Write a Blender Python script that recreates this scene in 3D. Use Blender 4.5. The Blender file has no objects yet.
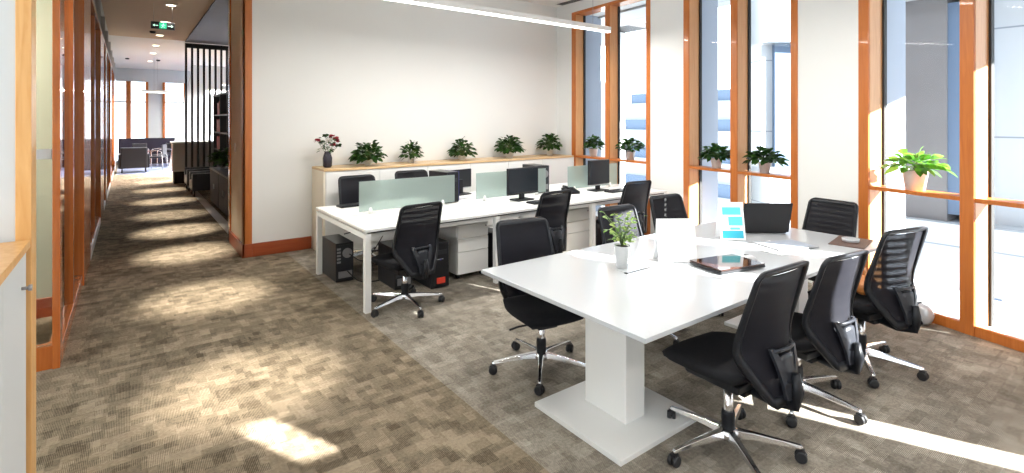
import bpy, bmesh, math, random
from mathutils import Vector, Matrix
R = math.radians
PI = math.pi
random.seed(7)
scene = bpy.context.scene
COL = scene.collection

# ---------------------------------------------------------------- camera, world, sun, exposure
F_PX = 514.0
cam_d = bpy.data.cameras.new('camera')
cam_d.sensor_fit = 'HORIZONTAL'
cam_d.sensor_width = 36.0
cam_d.lens = 36.0 * F_PX / 1024.0
cam_d.shift_y = -(236.5 - 120.5) / 1024.0
cam_d.clip_start = 0.05
cam_d.clip_end = 300
cam = bpy.data.objects.new('camera', cam_d)
COL.objects.link(cam)
YAW = math.atan(384 / 514)
cam.location = (0, 0, 1.73)
cam.rotation_euler = (PI / 2, 0, -YAW)
scene.camera = cam

world = bpy.data.worlds.new('sky')
scene.world = world
world.use_nodes = True
wn = world.node_tree
wn.nodes.clear()
wo = wn.nodes.new('ShaderNodeOutputWorld')
wb = wn.nodes.new('ShaderNodeBackground')
wb.inputs['Color'].default_value = (0.86, 0.93, 1.0, 1)
wb.inputs['Strength'].default_value = 2.6
wn.links.new(wb.outputs[0], wo.inputs[0])

SUN_DIR = Vector((0.40, -0.917, 0.0))          # horizontal direction towards the sun
SUN_EL = R(27)
sun_d = bpy.data.lights.new('sun', 'SUN')
sun_d.energy = 34.0
sun_d.angle = R(0.4)
sun_d.color = (1.0, 0.97, 0.92)
sun = bpy.data.objects.new('sun', sun_d)
COL.objects.link(sun)
sv = Vector((SUN_DIR.x * math.cos(SUN_EL), SUN_DIR.y * math.cos(SUN_EL), math.sin(SUN_EL)))
sun.rotation_euler = sv.to_track_quat('Z', 'Y').to_euler()
sun.location = sv * 30

scene.view_settings.view_transform = 'Standard'
scene.view_settings.look = 'None'
scene.view_settings.gamma = 1.0
scene.view_settings.use_curve_mapping = False
scene.view_settings.exposure = 0.66
try:
    scene.cycles.max_bounces = 10
    scene.cycles.transparent_max_bounces = 24
    scene.cycles.sample_clamp_indirect = 6.0
    scene.cycles.caustics_reflective = False
    scene.cycles.caustics_refractive = False
except Exception:
    pass

# ---------------------------------------------------------------- materials
def lin(c):
    return tuple(((x / 255) / 12.92 if x / 255 <= 0.04045 else (((x / 255) + 0.055) / 1.055) ** 2.4) for x in c)

def mat(name, color, rough=0.5, metal=0.0, spec=0.5, coat=0.0, emit=None, estr=0.0):
    m = bpy.data.materials.new(name)
    m.use_nodes = True
    b = m.node_tree.nodes['Principled BSDF']
    b.inputs['Base Color'].default_value = (*color, 1)
    b.inputs['Roughness'].default_value = rough
    b.inputs['Metallic'].default_value = metal
    b.inputs['Specular IOR Level'].default_value = spec
    b.inputs['Coat Weight'].default_value = coat
    if emit:
        b.inputs['Emission Color'].default_value = (*emit, 1)
        b.inputs['Emission Strength'].default_value = estr
    return m

def nodes(m):
    return m.node_tree.nodes, m.node_tree.links, m.node_tree.nodes['Principled BSDF']

def mottled(name, c1, c2, scale=3.0, rough=0.6, bump=0.0, **k):
    m = mat(name, c1, rough, **k)
    n, l, b = nodes(m)
    tc = n.new('ShaderNodeTexCoord')
    no = n.new('ShaderNodeTexNoise')
    no.inputs['Scale'].default_value = scale
    no.inputs['Detail'].default_value = 4
    mx = n.new('ShaderNodeMix'); mx.data_type = 'RGBA'
    mx.inputs['A'].default_value = (*c1, 1); mx.inputs['B'].default_value = (*c2, 1)
    l.new(tc.outputs['Object'], no.inputs['Vector'])
    l.new(no.outputs['Fac'], mx.inputs['Factor'])
    l.new(mx.outputs['Result'], b.inputs['Base Color'])
    if bump:
        bp = n.new('ShaderNodeBump'); bp.inputs['Strength'].default_value = bump; bp.inputs['Distance'].default_value = 0.01
        l.new(no.outputs['Fac'], bp.inputs['Height']); l.new(bp.outputs[0], b.inputs['Normal'])
    return m

def wood(name, c1, c2, stretch=(14, 14, 0.9), rough=0.35, coat=0.2, spec=0.5):
    m = mat(name, c1, rough, coat=coat, spec=spec)
    n, l, b = nodes(m)
    tc = n.new('ShaderNodeTexCoord')
    mp = n.new('ShaderNodeMapping'); mp.inputs['Scale'].default_value = stretch
    no = n.new('ShaderNodeTexNoise'); no.inputs['Scale'].default_value = 2.2; no.inputs['Detail'].default_value = 6
    no.inputs['Distortion'].default_value = 1.4
    cr = n.new('ShaderNodeValToRGB')
    cr.color_ramp.elements[0].position = 0.3; cr.color_ramp.elements[0].color = (*c1, 1)
    cr.color_ramp.elements[1].position = 0.7; cr.color_ramp.elements[1].color = (*c2, 1)
    l.new(tc.outputs['Object'], mp.inputs['Vector']); l.new(mp.outputs[0], no.inputs['Vector'])
    l.new(no.outputs['Fac'], cr.inputs['Fac']); l.new(cr.outputs[0], b.inputs['Base Color'])
    return m

def thin_glass(name, tint=(0.97, 1, 1), refl=0.10, rough=0.0, body=None, opacity=0.0):
    m = bpy.data.materials.new(name); m.use_nodes = True
    n, l = m.node_tree.nodes, m.node_tree.links
    n.clear()
    out = n.new('ShaderNodeOutputMaterial')
    tr = n.new('ShaderNodeBsdfTransparent'); tr.inputs[0].default_value = (*tint, 1)
    gl = n.new('ShaderNodeBsdfGlossy'); gl.inputs['Roughness'].default_value = rough
    gl.inputs['Color'].default_value = (1, 1, 1, 1)
    fr = n.new('ShaderNodeLayerWeight'); fr.inputs['Blend'].default_value = refl
    mx = n.new('ShaderNodeMixShader')
    l.new(fr.outputs['Fresnel'], mx.inputs[0])
    if opacity > 0:
        df = n.new('ShaderNodeBsdfDiffuse'); df.inputs[0].default_value = (*body, 1)
        tl = n.new('ShaderNodeBsdfTranslucent'); tl.inputs[0].default_value = (*body, 1)
        m1 = n.new('ShaderNodeMixShader'); m1.inputs[0].default_value = 0.5
        l.new(df.outputs[0], m1.inputs[1]); l.new(tl.outputs[0], m1.inputs[2])
        m2 = n.new('ShaderNodeMixShader'); m2.inputs[0].default_value = opacity
        l.new(tr.outputs[0], m2.inputs[1]); l.new(m1.outputs[0], m2.inputs[2])
        l.new(m2.outputs[0], mx.inputs[1])
    else:
        l.new(tr.outputs[0], mx.inputs[1])
    l.new(gl.outputs[0], mx.inputs[2])
    l.new(mx.outputs[0], out.inputs[0])
    return m

def carpet():
    m = mat('carpet_tiles', (0.2, 0.15, 0.1), 0.95, spec=0.05)
    n, l, b = nodes(m)
    tc = n.new('ShaderNodeTexCoord')
    def math_(op, a, bb=None, c=None):
        x = n.new('ShaderNodeMath'); x.operation = op
        for i, v in enumerate((a, bb, c)):
            if v is None: continue
            if isinstance(v, (int, float)): x.inputs[i].default_value = v
            else: l.new(v, x.inputs[i])
        return x.outputs[0]
    def brick(w, h, seed, off):
        mp = n.new('ShaderNodeMapping'); mp.inputs['Location'].default_value = (seed, seed * 0.37, 0)
        l.new(tc.outputs['Object'], mp.inputs['Vector'])
        br = n.new('ShaderNodeTexBrick')
        br.inputs['Color1'].default_value = (0, 0, 0, 1); br.inputs['Color2'].default_value = (1, 1, 1, 1)
        br.inputs['Mortar'].default_value = (0.5, 0.5, 0.5, 1)
        br.inputs['Scale'].default_value = 1.0; br.inputs['Mortar Size'].default_value = 0.0
        br.inputs['Brick Width'].default_value = w; br.inputs['Row Height'].default_value = h
        br.offset = off; br.inputs['Bias'].default_value = 0.0
        l.new(mp.outputs[0], br.inputs['Vector'])
        return br.outputs['Color']
    b1 = brick(0.105, 0.062, 3.1, 0.37)
    b2 = brick(0.058, 0.088, 7.7, 0.29)
    b3 = brick(0.23, 0.17, 1.3, 0.41)
    s = math_('MULTIPLY_ADD', b1, 0.36, math_('MULTIPLY_ADD', b2, 0.34, math_('MULTIPLY', b3, 0.30)))
    # fine ribs, direction swapping by patch
    w1 = n.new('ShaderNodeTexWave'); w1.wave_type = 'BANDS'; w1.bands_direction = 'X'
    w1.inputs['Scale'].default_value = 42; w1.inputs['Distortion'].default_value = 1.2; w1.inputs['Detail'].default_value = 2
    w1.inputs['Detail Scale'].default_value = 3
    w2 = n.new('ShaderNodeTexWave'); w2.wave_type = 'BANDS'; w2.bands_direction = 'Y'
    w2.inputs['Scale'].default_value = 48; w2.inputs['Distortion'].default_value = 1.2; w2.inputs['Detail'].default_value = 2
    l.new(tc.outputs['Object'], w1.inputs['Vector']); l.new(tc.outputs['Object'], w2.inputs['Vector'])
    sel = math_('GREATER_THAN', b1, 0.62)
    wm = n.new('ShaderNodeMix'); wm.data_type = 'FLOAT'
    l.new(sel, wm.inputs['Factor']); l.new(w1.outputs['Fac'], wm.inputs['A']); l.new(w2.outputs['Fac'], wm.inputs['B'])
    no = n.new('ShaderNodeTexNoise'); no.inputs['Scale'].default_value = 60; no.inputs['Detail'].default_value = 3
    l.new(tc.outputs['Object'], no.inputs['Vector'])
    t = math_('ADD', math_('MULTIPLY', wm.outputs['Result'], 0.30), math_('MULTIPLY', no.outputs['Fac'], 0.35))
    val = math_('ADD', math_('MULTIPLY', s, 0.50), t)
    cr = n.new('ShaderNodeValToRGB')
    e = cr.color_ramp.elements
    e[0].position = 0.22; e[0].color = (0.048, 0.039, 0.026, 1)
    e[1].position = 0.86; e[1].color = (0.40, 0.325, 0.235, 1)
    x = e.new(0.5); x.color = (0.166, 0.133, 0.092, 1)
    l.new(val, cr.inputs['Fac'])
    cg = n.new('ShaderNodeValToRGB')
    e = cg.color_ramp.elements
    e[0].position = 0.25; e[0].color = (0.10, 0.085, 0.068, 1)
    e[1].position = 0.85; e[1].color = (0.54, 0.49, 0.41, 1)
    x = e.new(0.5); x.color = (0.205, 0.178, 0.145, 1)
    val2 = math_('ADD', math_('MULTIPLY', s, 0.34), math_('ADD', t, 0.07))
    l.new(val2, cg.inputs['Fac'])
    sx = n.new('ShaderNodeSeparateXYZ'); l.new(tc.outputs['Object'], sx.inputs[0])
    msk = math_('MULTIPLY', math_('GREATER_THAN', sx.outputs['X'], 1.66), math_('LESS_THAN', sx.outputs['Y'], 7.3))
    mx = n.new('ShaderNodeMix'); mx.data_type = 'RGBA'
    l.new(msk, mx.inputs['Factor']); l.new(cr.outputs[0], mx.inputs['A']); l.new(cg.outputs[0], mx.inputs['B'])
    l.new(mx.outputs['Result'], b.inputs['Base Color'])
    bp = n.new('ShaderNodeBump'); bp.inputs['Strength'].default_value = 0.5; bp.inputs['Distance'].default_value = 0.006
    l.new(val, bp.inputs['Height']); l.new(bp.outputs[0], b.inputs['Normal'])
    return m

def mesh_fabric():
    m = bpy.data.materials.new('mesh_fabric'); m.use_nodes = True
    n, l, b = nodes(m)
    b.inputs['Base Color'].default_value = (0.006, 0.006, 0.010, 1)
    b.inputs['Roughness'].default_value = 0.6
    b.inputs['Specular IOR Level'].default_value = 0.22
    out = n['Material Output']
    tc = n.new('ShaderNodeTexCoord')
    wv = n.new('ShaderNodeTexWave'); wv.bands_direction = 'Z'; wv.inputs['Scale'].default_value = 6.5
    l.new(tc.outputs['Object'], wv.inputs['Vector'])
    mr = n.new('ShaderNodeMapRange'); mr.inputs['To Min'].default_value = 0.0; mr.inputs['To Max'].default_value = 0.03
    l.new(wv.outputs['Fac'], mr.inputs['Value'])
    tr = n.new('ShaderNodeBsdfTransparent')
    mx = n.new('ShaderNodeMixShader')
    l.new(mr.outputs[0], mx.inputs[0]); l.new(b.outputs[0], mx.inputs[1]); l.new(tr.outputs[0], mx.inputs[2])
    l.new(mx.outputs[0], out.inputs[0])
    return m

def leaf_mat(name, a, b_, c):
    m = mat(name, a, 0.38, spec=0.4)
    n, l, b = nodes(m)
    ge = n.new('ShaderNodeNewGeometry')
    cr = n.new('ShaderNodeValToRGB'); e = cr.color_ramp.elements
    e[0].color = (*a, 1); e[1].color = (*c, 1); x = e.new(0.5); x.color = (*b_, 1)
    l.new(ge.outputs['Random Per Island'], cr.inputs['Fac']); l.new(cr.outputs[0], b.inputs['Base Color'])
    tl = n.new('ShaderNodeBsdfTranslucent'); l.new(cr.outputs[0], tl.inputs[0])
    mx = n.new('ShaderNodeMixShader'); mx.inputs[0].default_value = 0.3
    out = n['Material Output']
    l.new(b.outputs[0], mx.inputs[1]); l.new(tl.outputs[0], mx.inputs[2]); l.new(mx.outputs[0], out.inputs[0])
    return m

def panelled(name, c1, c2, w, h, rough=0.5):
    """white cladding with thin joints, by object coordinates"""
    m = mat(name, c1, rough)
    n, l, b = nodes(m)
    tc = n.new('ShaderNodeTexCoord')
    br = n.new('ShaderNodeTexBrick'); br.offset = 0
    br.inputs['Color1'].default_value = (*c1, 1); br.inputs['Color2'].default_value = (*c1, 1); br.inputs['Mortar'].default_value = (*c2, 1)
    br.inputs['Scale'].default_value = 1; br.inputs['Brick Width'].default_value = w; br.inputs['Row Height'].default_value = h
    br.inputs['Mortar Size'].default_value = 0.012
    mp = n.new('ShaderNodeMapping'); mp.inputs['Rotation'].default_value = (PI / 2, 0, 0)
    l.new(tc.outputs['Object'], mp.inputs['Vector']); l.new(mp.outputs[0], br.inputs['Vector'])
    l.new(br.outputs['Color'], b.inputs['Base Color'])
    return m

M = {}
M['carpet'] = carpet()
M['wall'] = mottled('wall_paint', (0.79, 0.79, 0.77), (0.82, 0.82, 0.80), 1.2, 0.75)
M['wall_cream'] = mottled('cream_paint', (0.86, 0.80, 0.66), (0.88, 0.82, 0.69), 1.2, 0.7)
M['wall_green'] = mottled('sage_paint', (0.50, 0.55, 0.43), (0.53, 0.58, 0.46), 1.5, 0.8)
M['ceiling'] = mottled('ceiling_paint', (0.82, 0.82, 0.80), (0.84, 0.84, 0.82), 1.0, 0.85)
M['ceiling_tan'] = mottled('tan_ceiling_paint', (0.62, 0.47, 0.31), (0.66, 0.51, 0.34), 0.6, 0.8)
M['black_board'] = mottled('black_ceiling_board', (0.012, 0.011, 0.012), (0.02, 0.018, 0.018), 5, 0.5)
M['wood'] = wood('orange_wood', (0.44, 0.118, 0.018), (0.54, 0.165, 0.03), rough=0.4)
M['wood_lit'] = wood('lit_reveal_wood', (0.62, 0.30, 0.115), (0.70, 0.37, 0.16), rough=0.45)  # paler copy of the jamb wood, painting daylight onto the reveals
M['wood_light'] = wood('honey_wood', (0.66, 0.33, 0.10), (0.78, 0.46, 0.18), rough=0.4, stretch=(10, 10, 1.2))
M['wood_red'] = wood('red_brown_wood', (0.40, 0.10, 0.018), (0.50, 0.145, 0.030), rough=0.22, coat=0.5)
M['wood_base'] = wood('skirting_wood', (0.30, 0.055, 0.015), (0.36, 0.075, 0.02), rough=0.4, stretch=(1.2, 1.2, 14))
M['ledge_wood'] = wood('ledge_oak', (0.62, 0.40, 0.19), (0.74, 0.52, 0.29), stretch=(1.2, 14, 14), rough=0.45)
M['white'] = mat('white_laminate', (0.82, 0.82, 0.80), 0.35)
M['table'] = mat('white_gloss_table', (0.54, 0.56, 0.58), 0.14)
M['white_metal'] = mat('white_metal', (0.80, 0.80, 0.78), 0.4)
M['grey_metal'] = mat('grey_metal', (0.35, 0.35, 0.36), 0.35, 0.6)
M['cab_white'] = mat('cabinet_grey_white', (0.62, 0.65, 0.66), 0.45)
M['seam'] = mat('dark_gap', (0.03, 0.03, 0.03), 0.8)
M['chrome'] = mat('polished_aluminium', (0.80, 0.80, 0.82), 0.16, 1.0)
M['plastic'] = mat('black_plastic', (0.009, 0.010, 0.013), 0.38, spec=0.3)
M['plastic_grey'] = mat('dark_grey_plastic', (0.022, 0.024, 0.030), 0.32, spec=0.4)
M['cushion'] = mottled('black_seat_fabric', (0.008, 0.008, 0.010), (0.016, 0.016, 0.018), 40, 0.9, spec=0.2)
M['mesh'] = mesh_fabric()
M['rubber'] = mat('caster_rubber', (0.012, 0.012, 0.014), 0.5)
M['black_metal'] = mat('black_steel', (0.015, 0.015, 0.017), 0.45)
M['black_case'] = mat('black_computer_case', (0.012, 0.012, 0.016), 0.3)
M['case_grey'] = mat('port_plate_grey', (0.28, 0.28, 0.29), 0.4, 0.4)
M['blue'] = mat('blue_trim', (0.05, 0.05, 0.28), 0.4)
M['red'] = mat('red_sticker', (0.75, 0.06, 0.03), 0.5)
M['screen'] = mat('dark_screen', (0.016, 0.022, 0.028), 0.2, spec=0.35)
M['glass'] = thin_glass('window_glass', (0.96, 0.985, 1.0), 0.10)
M['glass_int'] = thin_glass('partition_glass', (0.78, 0.76, 0.72), 0.30)
M['frost'] = thin_glass('frosted_glass', (0.80, 0.90, 0.87), 0.10, 0.25, (0.72, 0.82, 0.79), 0.5)
M['pot'] = mat('white_pot', (0.88, 0.88, 0.87), 0.35)
M['soil'] = mat('potting_soil', (0.04, 0.025, 0.015), 0.9)
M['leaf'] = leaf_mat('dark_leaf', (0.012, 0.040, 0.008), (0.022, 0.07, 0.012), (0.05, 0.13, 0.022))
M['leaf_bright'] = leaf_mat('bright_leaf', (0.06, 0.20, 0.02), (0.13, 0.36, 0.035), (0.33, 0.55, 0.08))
M['leaf_pale'] = leaf_mat('pale_leaf', (0.14, 0.28, 0.05), (0.28, 0.42, 0.10), (0.45, 0.55, 0.18))
M['stem'] = mat('plant_stem', (0.10, 0.16, 0.04), 0.6)
M['petal_red'] = leaf_mat('red_petal', (0.22, 0.006, 0.02), (0.35, 0.012, 0.03), (0.45, 0.02, 0.04))
M['petal_white'] = mat('white_petal', (0.8, 0.78, 0.72), 0.6)
M['vase'] = mat('smoked_vase', (0.03, 0.025, 0.04), 0.15)
M['paper'] = mat('white_paper', (0.86, 0.86, 0.86), 0.6)
M['teal'] = mat('teal_print', (0.10, 0.52, 0.58), 0.4)
M['teal_dark'] = mat('deep_teal_print', (0.03, 0.36, 0.48), 0.4)
M['laptop_lid'] = mat('glossy_dark_lid', (0.045, 0.018, 0.012), 0.06, coat=0.6)
M['laptop_black'] = mat('laptop_black', (0.012, 0.012, 0.014), 0.3)
M['mat_brown'] = mat('brown_leatherette', (0.10, 0.055, 0.04), 0.55)
M['leather_tan'] = mat('tan_leather', (0.55, 0.20, 0.05), 0.45)
M['silver'] = mat('silver_fabric', (0.55, 0.56, 0.58), 0.35, 0.4)
M['lamp'] = mat('lamp_diffuser', (0.9, 0.9, 0.9), 0.5, emit=(1, 0.99, 0.97), estr=3.0)
M['spot_glow'] = mat('downlight_glow', (0.9, 0.8, 0.6), 0.5, emit=(1.0, 0.86, 0.62), estr=7.0)
M['sign_green'] = mat('sign_green', (0.02, 0.35, 0.16), 0.5, emit=(0.05, 0.85, 0.42), estr=0.55)
M['sign_light'] = mat('sign_pale', (0.7, 0.9, 0.8), 0.5, emit=(0.6, 1.0, 0.8), estr=0.8)
M['ext_white'] = panelled('white_cladding', (0.44, 0.46, 0.48), (0.22, 0.24, 0.27), 1.9, 1.5)
M['ext_grey'] = mat('grey_blue_stone', (0.33, 0.37, 0.44), 0.7)
M['ext_dark'] = mottled('dark_stone', (0.16, 0.15, 0.15), (0.20, 0.19, 0.19), 2, 0.7)
M['ext_glass'] = mat('tinted_facade_glass', (0.13, 0.18, 0.26), 0.4, spec=0.2)
M['ext_ground'] = mat('pale_paving', (0.40, 0.42, 0.44), 0.8)
M['gasket'] = mat('black_gasket', (0.015, 0.013, 0.012), 0.6)
M['tile'] = mottled('stone_border', (0.42, 0.38, 0.32), (0.5, 0.46, 0.40), 6, 0.35)
M['purple'] = mat('dark_purple_fabric', (0.012, 0.007, 0.020), 0.8)
M['brown_dark'] = wood('dark_brown_wood', (0.014, 0.009, 0.007), (0.028, 0.018, 0.012), rough=0.6, coat=0.0, spec=0.2)
M['book_red'] = mat('red_book', (0.4, 0.03, 0.03), 0.6)
M['book_pale'] = mat('pale_book', (0.55, 0.52, 0.45), 0.6)
M['cable'] = mat('black_cable', (0.01, 0.01, 0.01), 0.5)
M['cable_white'] = mat('white_cable', (0.7, 0.7, 0.68), 0.5)
M['counter_grey'] = mat('counter_grey', (0.60, 0.60, 0.60), 0.5)
M['lino_blue'] = mat('blue_grey_floor', (0.16, 0.19, 0.30), 0.4)

# ---------------------------------------------------------------- mesh builder
class MB:
    def __init__(s): s.v = []; s.f = []; s.sm = []
    def add(s, vs, fs, smooth=False):
        o = len(s.v); s.v += [tuple(v) for v in vs]
        for f in fs: s.f.append(tuple(i + o for i in f)); s.sm.append(smooth)
    def box(s, c, d, rot=None, taper=1.0):
        x, y, z = (k / 2 for k in d)
        vs = []
        for sz in (-1, 1):
            t = 1.0 if sz < 0 else taper
            for sx, sy in ((-1, -1), (1, -1), (1, 1), (-1, 1)):
                vs.append(Vector((sx * x * t, sy * y * t, sz * z)))
        if rot is not None: vs = [rot @ v for v in vs]
        C = Vector(c); vs = [v + C for v in vs]
        s.add(vs, [(0, 3, 2, 1), (4, 5, 6, 7), (0, 1, 5, 4), (1, 2, 6, 5), (2, 3, 7, 6), (3, 0, 4, 7)])
        return s
    def span(s, a, b):
        return s.box([(p + q) / 2 for p, q in zip(a, b)], [abs(q - p) for p, q in zip(a, b)])
    def lathe(s, prof, c=(0, 0, 0), n=20, axis='Z', cap=True, rot=None):
        vs = []; fs = []
        for r, z in prof:
            for i in range(n):
                a = 2 * PI * i / n
                v = Vector((r * math.cos(a), r * math.sin(a), z))
                if axis == 'X': v = Vector((z, v.x, v.y))
                if axis == 'Y': v = Vector((v.x, z, v.y))
                if rot is not None: v = rot @ v
                vs.append(v + Vector(c))
        k = len(prof)
        for j in range(k - 1):
            for i in range(n):
                fs.append((j * n + i, j * n + (i + 1) % n, (j + 1) * n + (i + 1) % n, (j + 1) * n + i))
        s.add(vs, fs, True)
        if cap:
            o = len(s.v) - len(vs)
            s.f.append(tuple(o + i for i in reversed(range(n)))); s.sm.append(False)
            s.f.append(tuple(o + (k - 1) * n + i for i in range(n))); s.sm.append(False)
        return s
    def cyl(s, c, r, h, n=20, axis='Z', rot=None):
        return s.lathe([(r, -h / 2), (r, h / 2)], c, n, axis, True, rot)
    def tube(s, pts, r, n=8, radii=None):
        pts = [Vector(p) for p in pts]; vs = []; fs = []
        for i, p in enumerate(pts):
            d = (pts[min(i + 1, len(pts) - 1)] - pts[max(i - 1, 0)]).normalized()
            up = Vector((0, 0, 1)) if abs(d.z) < 0.95 else Vector((1, 0, 0))
            a = d.cross(up).normalized(); b = d.cross(a)
            rr = radii[i] if radii else r
            for k in range(n):
                t = 2 * PI * k / n
                vs.append(p + a * math.cos(t) * rr + b * math.sin(t) * rr)
        for j in range(len(pts) - 1):
            for i in range(n):
                fs.append((j * n + i, j * n + (i + 1) % n, (j + 1) * n + (i + 1) % n, (j + 1) * n + i))
        fs.append(tuple(reversed(range(n)))); fs.append(tuple((len(pts) - 1) * n + i for i in range(n)))
        s.add(vs, fs, True)
        return s
    def prism(s, poly, z0, z1, xf=None):
        n = len(poly)
        vs = [Vector((x, y, z0)) for x, y in poly] + [Vector((x, y, z1)) for x, y in poly]
        if xf: vs = [xf(v) for v in vs]
        fs = [tuple(reversed(range(n))), tuple(range(n, 2 * n))]
        for i in range(n): fs.append((i, (i + 1) % n, n + (i + 1) % n, n + i))
        s.add(vs, fs); return s
    def build(s, name, m, parent=None, bevel=0.0, seg=2, loc=None):
        me = bpy.data.meshes.new(name)
        me.from_pydata(s.v, [], s.f); me.validate(); me.update()
        bm = bmesh.new(); bm.from_mesh(me)
        bmesh.ops.recalc_face_normals(bm, faces=bm.faces); bm.to_mesh(me); bm.free()
        if len(me.polygons) == len(s.sm):
            me.polygons.foreach_set('use_smooth', s.sm)
        me.materials.append(m)
        o = bpy.data.objects.new(name, me); COL.objects.link(o)
        if loc: o.location = loc
        if parent: o.parent = parent
        if bevel:
            b = o.modifiers.new('bevel', 'BEVEL'); b.width = bevel; b.segments = seg; b.limit_method = 'ANGLE'; b.angle_limit = R(35)
            b.harden_normals = False
        return o

def tag(o, label, cat, group=None, kind=None):
    o['label'] = label; o['category'] = cat
    if group: o['group'] = group
    if kind: o['kind'] = kind
    return o
def struct(o, label=None):
    o['kind'] = 'structure'
    if label: o['label'] = label
    return o
def thing(name, label, cat, loc=(0, 0, 0), rz=0, group=None):
    o = bpy.data.objects.new(name, None); COL.objects.link(o)
    o.empty_display_size = 0.1
    o.location = loc; o.rotation_euler = (0, 0, rz)
    return tag(o, label, cat, group)
KIDS = {}
def kids(o): return [c for c in COL.objects if c.parent == o]
def copy_tree(o, parent=None, label=None):
    c = o.copy(); COL.objects.link(c)
    if parent: c.parent = parent
    if label: c['label'] = label
    for k in kids(o): copy_tree(k, c)
    return c

# ---------------------------------------------------------------- the room
H = 3.85
# window wall, inner face, following the curved facade (x, y)
WN = [(7.22, 6.45), (6.0, 6.36), (5.0, 6.27), (4.0, 6.14), (3.0, 5.96), (2.0, 5.70), (1.5, 5.56), (.5, 5.27), (-.5, 4.95), (-1.5, 4.58), (-2.5, 4.16), (-3.5, 3.7)]
def wx(y):
    for (a, b), (c, d) in zip(WN, WN[1:]):
        if c <= y <= a: return d + (b - d) * (y - c) / (a - c)
    return WN[-1][1]
floor = MB().span((-4.2, -3.6, -0.05), (10.5, 27, 0.0)).build('floor', M['carpet'])
# keep the slab inside the facade line
fl = [(-4.2, -3.6)] + [(wx(y) + 0.24, y) for y in (-3.5, -2.5, -1.5, -.5, .5, 1.5, 2, 3, 4, 5, 6, 7.0)] + [(6.7, 7.5), (9.5, 7.5), (9.5, 27), (-4.2, 27)]
bpy.data.objects.remove(floor)
floor = MB().prism(fl, -0.06, 0.0).build('floor', M['carpet']); struct(floor)
cl = [(-4.2, -3.6)] + [(wx(y) + 0.24, y) for y in (-3.5, -2.5, -1.5, -.5, .5, 1.5, 2, 3, 4, 5, 6, 7.0)] + [(6.7, 7.5), (1.2, 7.5), (-.38, 7.5), (-4.2, 7.5)]
struct(MB().prism(cl, H, H + 0.12).build('ceiling', M['ceiling']))
struct(MB().span((-.38, 7.5, H), (1.22, 16.2, H + 0.1)).build('ceiling_corridor', M['ceiling_tan']))
struct(MB().span((1.22, 7.52, H - 0.03), (9.5, 16.2, H + 0.1)).build('ceiling_alcove', M['black_board']))
struct(MB().span((-4.2, 7.5, H + 0.001), (-.381, 27, H + 0.1)).build('ceiling_offices', M['ceiling']))
struct(MB().span((-.38, 16.2, H), (9.5, 27, H + 0.1)).build('ceiling_lobby', M['ceiling']))

# back wall with its end pier
back = MB().span((1.18, 7.22, 0), (6.46, 8.35, H)).build('wall_back', M['wall']); struct(back)
struct(MB().span((1.174, 7.34, 0.005), (1.179, 8.24, H)).build('wall_pier', M['wall_cream']))
t = MB(); t.span((1.165, 7.205, 0), (1.262, 7.225, H)); t.span((1.165, 7.205, 0), (1.18, 7.335, H))
struct(t.build('trim_1', M['wood']))
struct(MB().span((1.155, 8.24, 0), (1.22, 8.36, H)).build('trim_2', M['wood_red']))
struct(MB().span((1.262, 7.19, 0), (1.99, 7.218, 0.165)).build('baseboard_back', M['wood_base'], bevel=0.004))
struct(MB().span((1.15, 7.19, 0), (1.262, 7.215, 0.165)).build('baseboard_corner', M['wood_base'], bevel=0.004))
struct(MB().span((1.148, 7.19, 0), (1.176, 8.24, 0.165)).build('baseboard_pier', M['wood_base'], bevel=0.004))

# the two outer sides behind the camera
wf = MB()
wf.span((-4.2, -3.5, 0), (3.37, -3.4, H)); wf.span((3.60, -3.5, 0), (4.2, -3.4, H)); wf.span((3.37, -3.5, 0), (3.60, -3.4, 3.40)); wf.span((3.37, -3.5, 3.74), (3.60, -3.4, H))  # high slot added to cast the sun patch on the floor
struct(wf.build('wall_front', M['wall']))
struct(MB().span((-4.4, 4.9, 0), (-4.2, 27, H)).build('wall_left', M['wall_green']))

# ---------------------------------------------------------------- windows and the piers between them
WINS = [(6.78, 4.92), (4.285, 2.63), (1.985, 0.27), (-0.16, -1.26), (-1.38, -2.31)]  # last two are out of view, sized to shape the sunbeams
SILLS = [0, 0, 0, 1.55, 0]        # the fourth window's high sill is added to cut off low sun
MIDS = [1, 1, 1, 0, 0]
DEPTH = 0.70      # thickness of the piers, inside face to outside
REV = 0.22        # timber reveal
TOPZ = 3.62
RAILZ = 1.107
def pier(y1, y0, name):
    # solid wall between y1 (far) and y0 (near)
    n1 = Vector((1, 0, 0)); poly = []
    def nrm(y):
        d = Vector((wx(y - .25) - wx(y + .25), -0.5, 0)).normalized()
        return Vector((-d.y, d.x, 0))
    a = Vector((wx(y1), y1, 0)); b = Vector((wx(y0), y0, 0))
    ao = a + nrm(y1) * DEPTH; bo = b + nrm(y0) * DEPTH
    am = a + nrm(y1) * (REV + .01); bm_ = b + nrm(y0) * (REV + .01)
    struct(MB().prism([(am.x, am.y), (bm_.x, bm_.y), (bo.x, bo.y), (ao.x, ao.y)], 0, H).build(name + '_outer', M['ext_grey']))
    mb = MB().prism([(a.x, a.y), (b.x, b.y), (bm_.x, bm_.y), (am.x, am.y)], 0, H)
    return struct(mb.build(name, M['wall']))
pier(7.22, 6.78, 'wall_right_corner')
pier(WINS[4][1], -3.5, 'wall_right_end')
for i in range(4):
    pier(WINS[i][1], WINS[i + 1][0], 'wall_right_pier')
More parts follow.
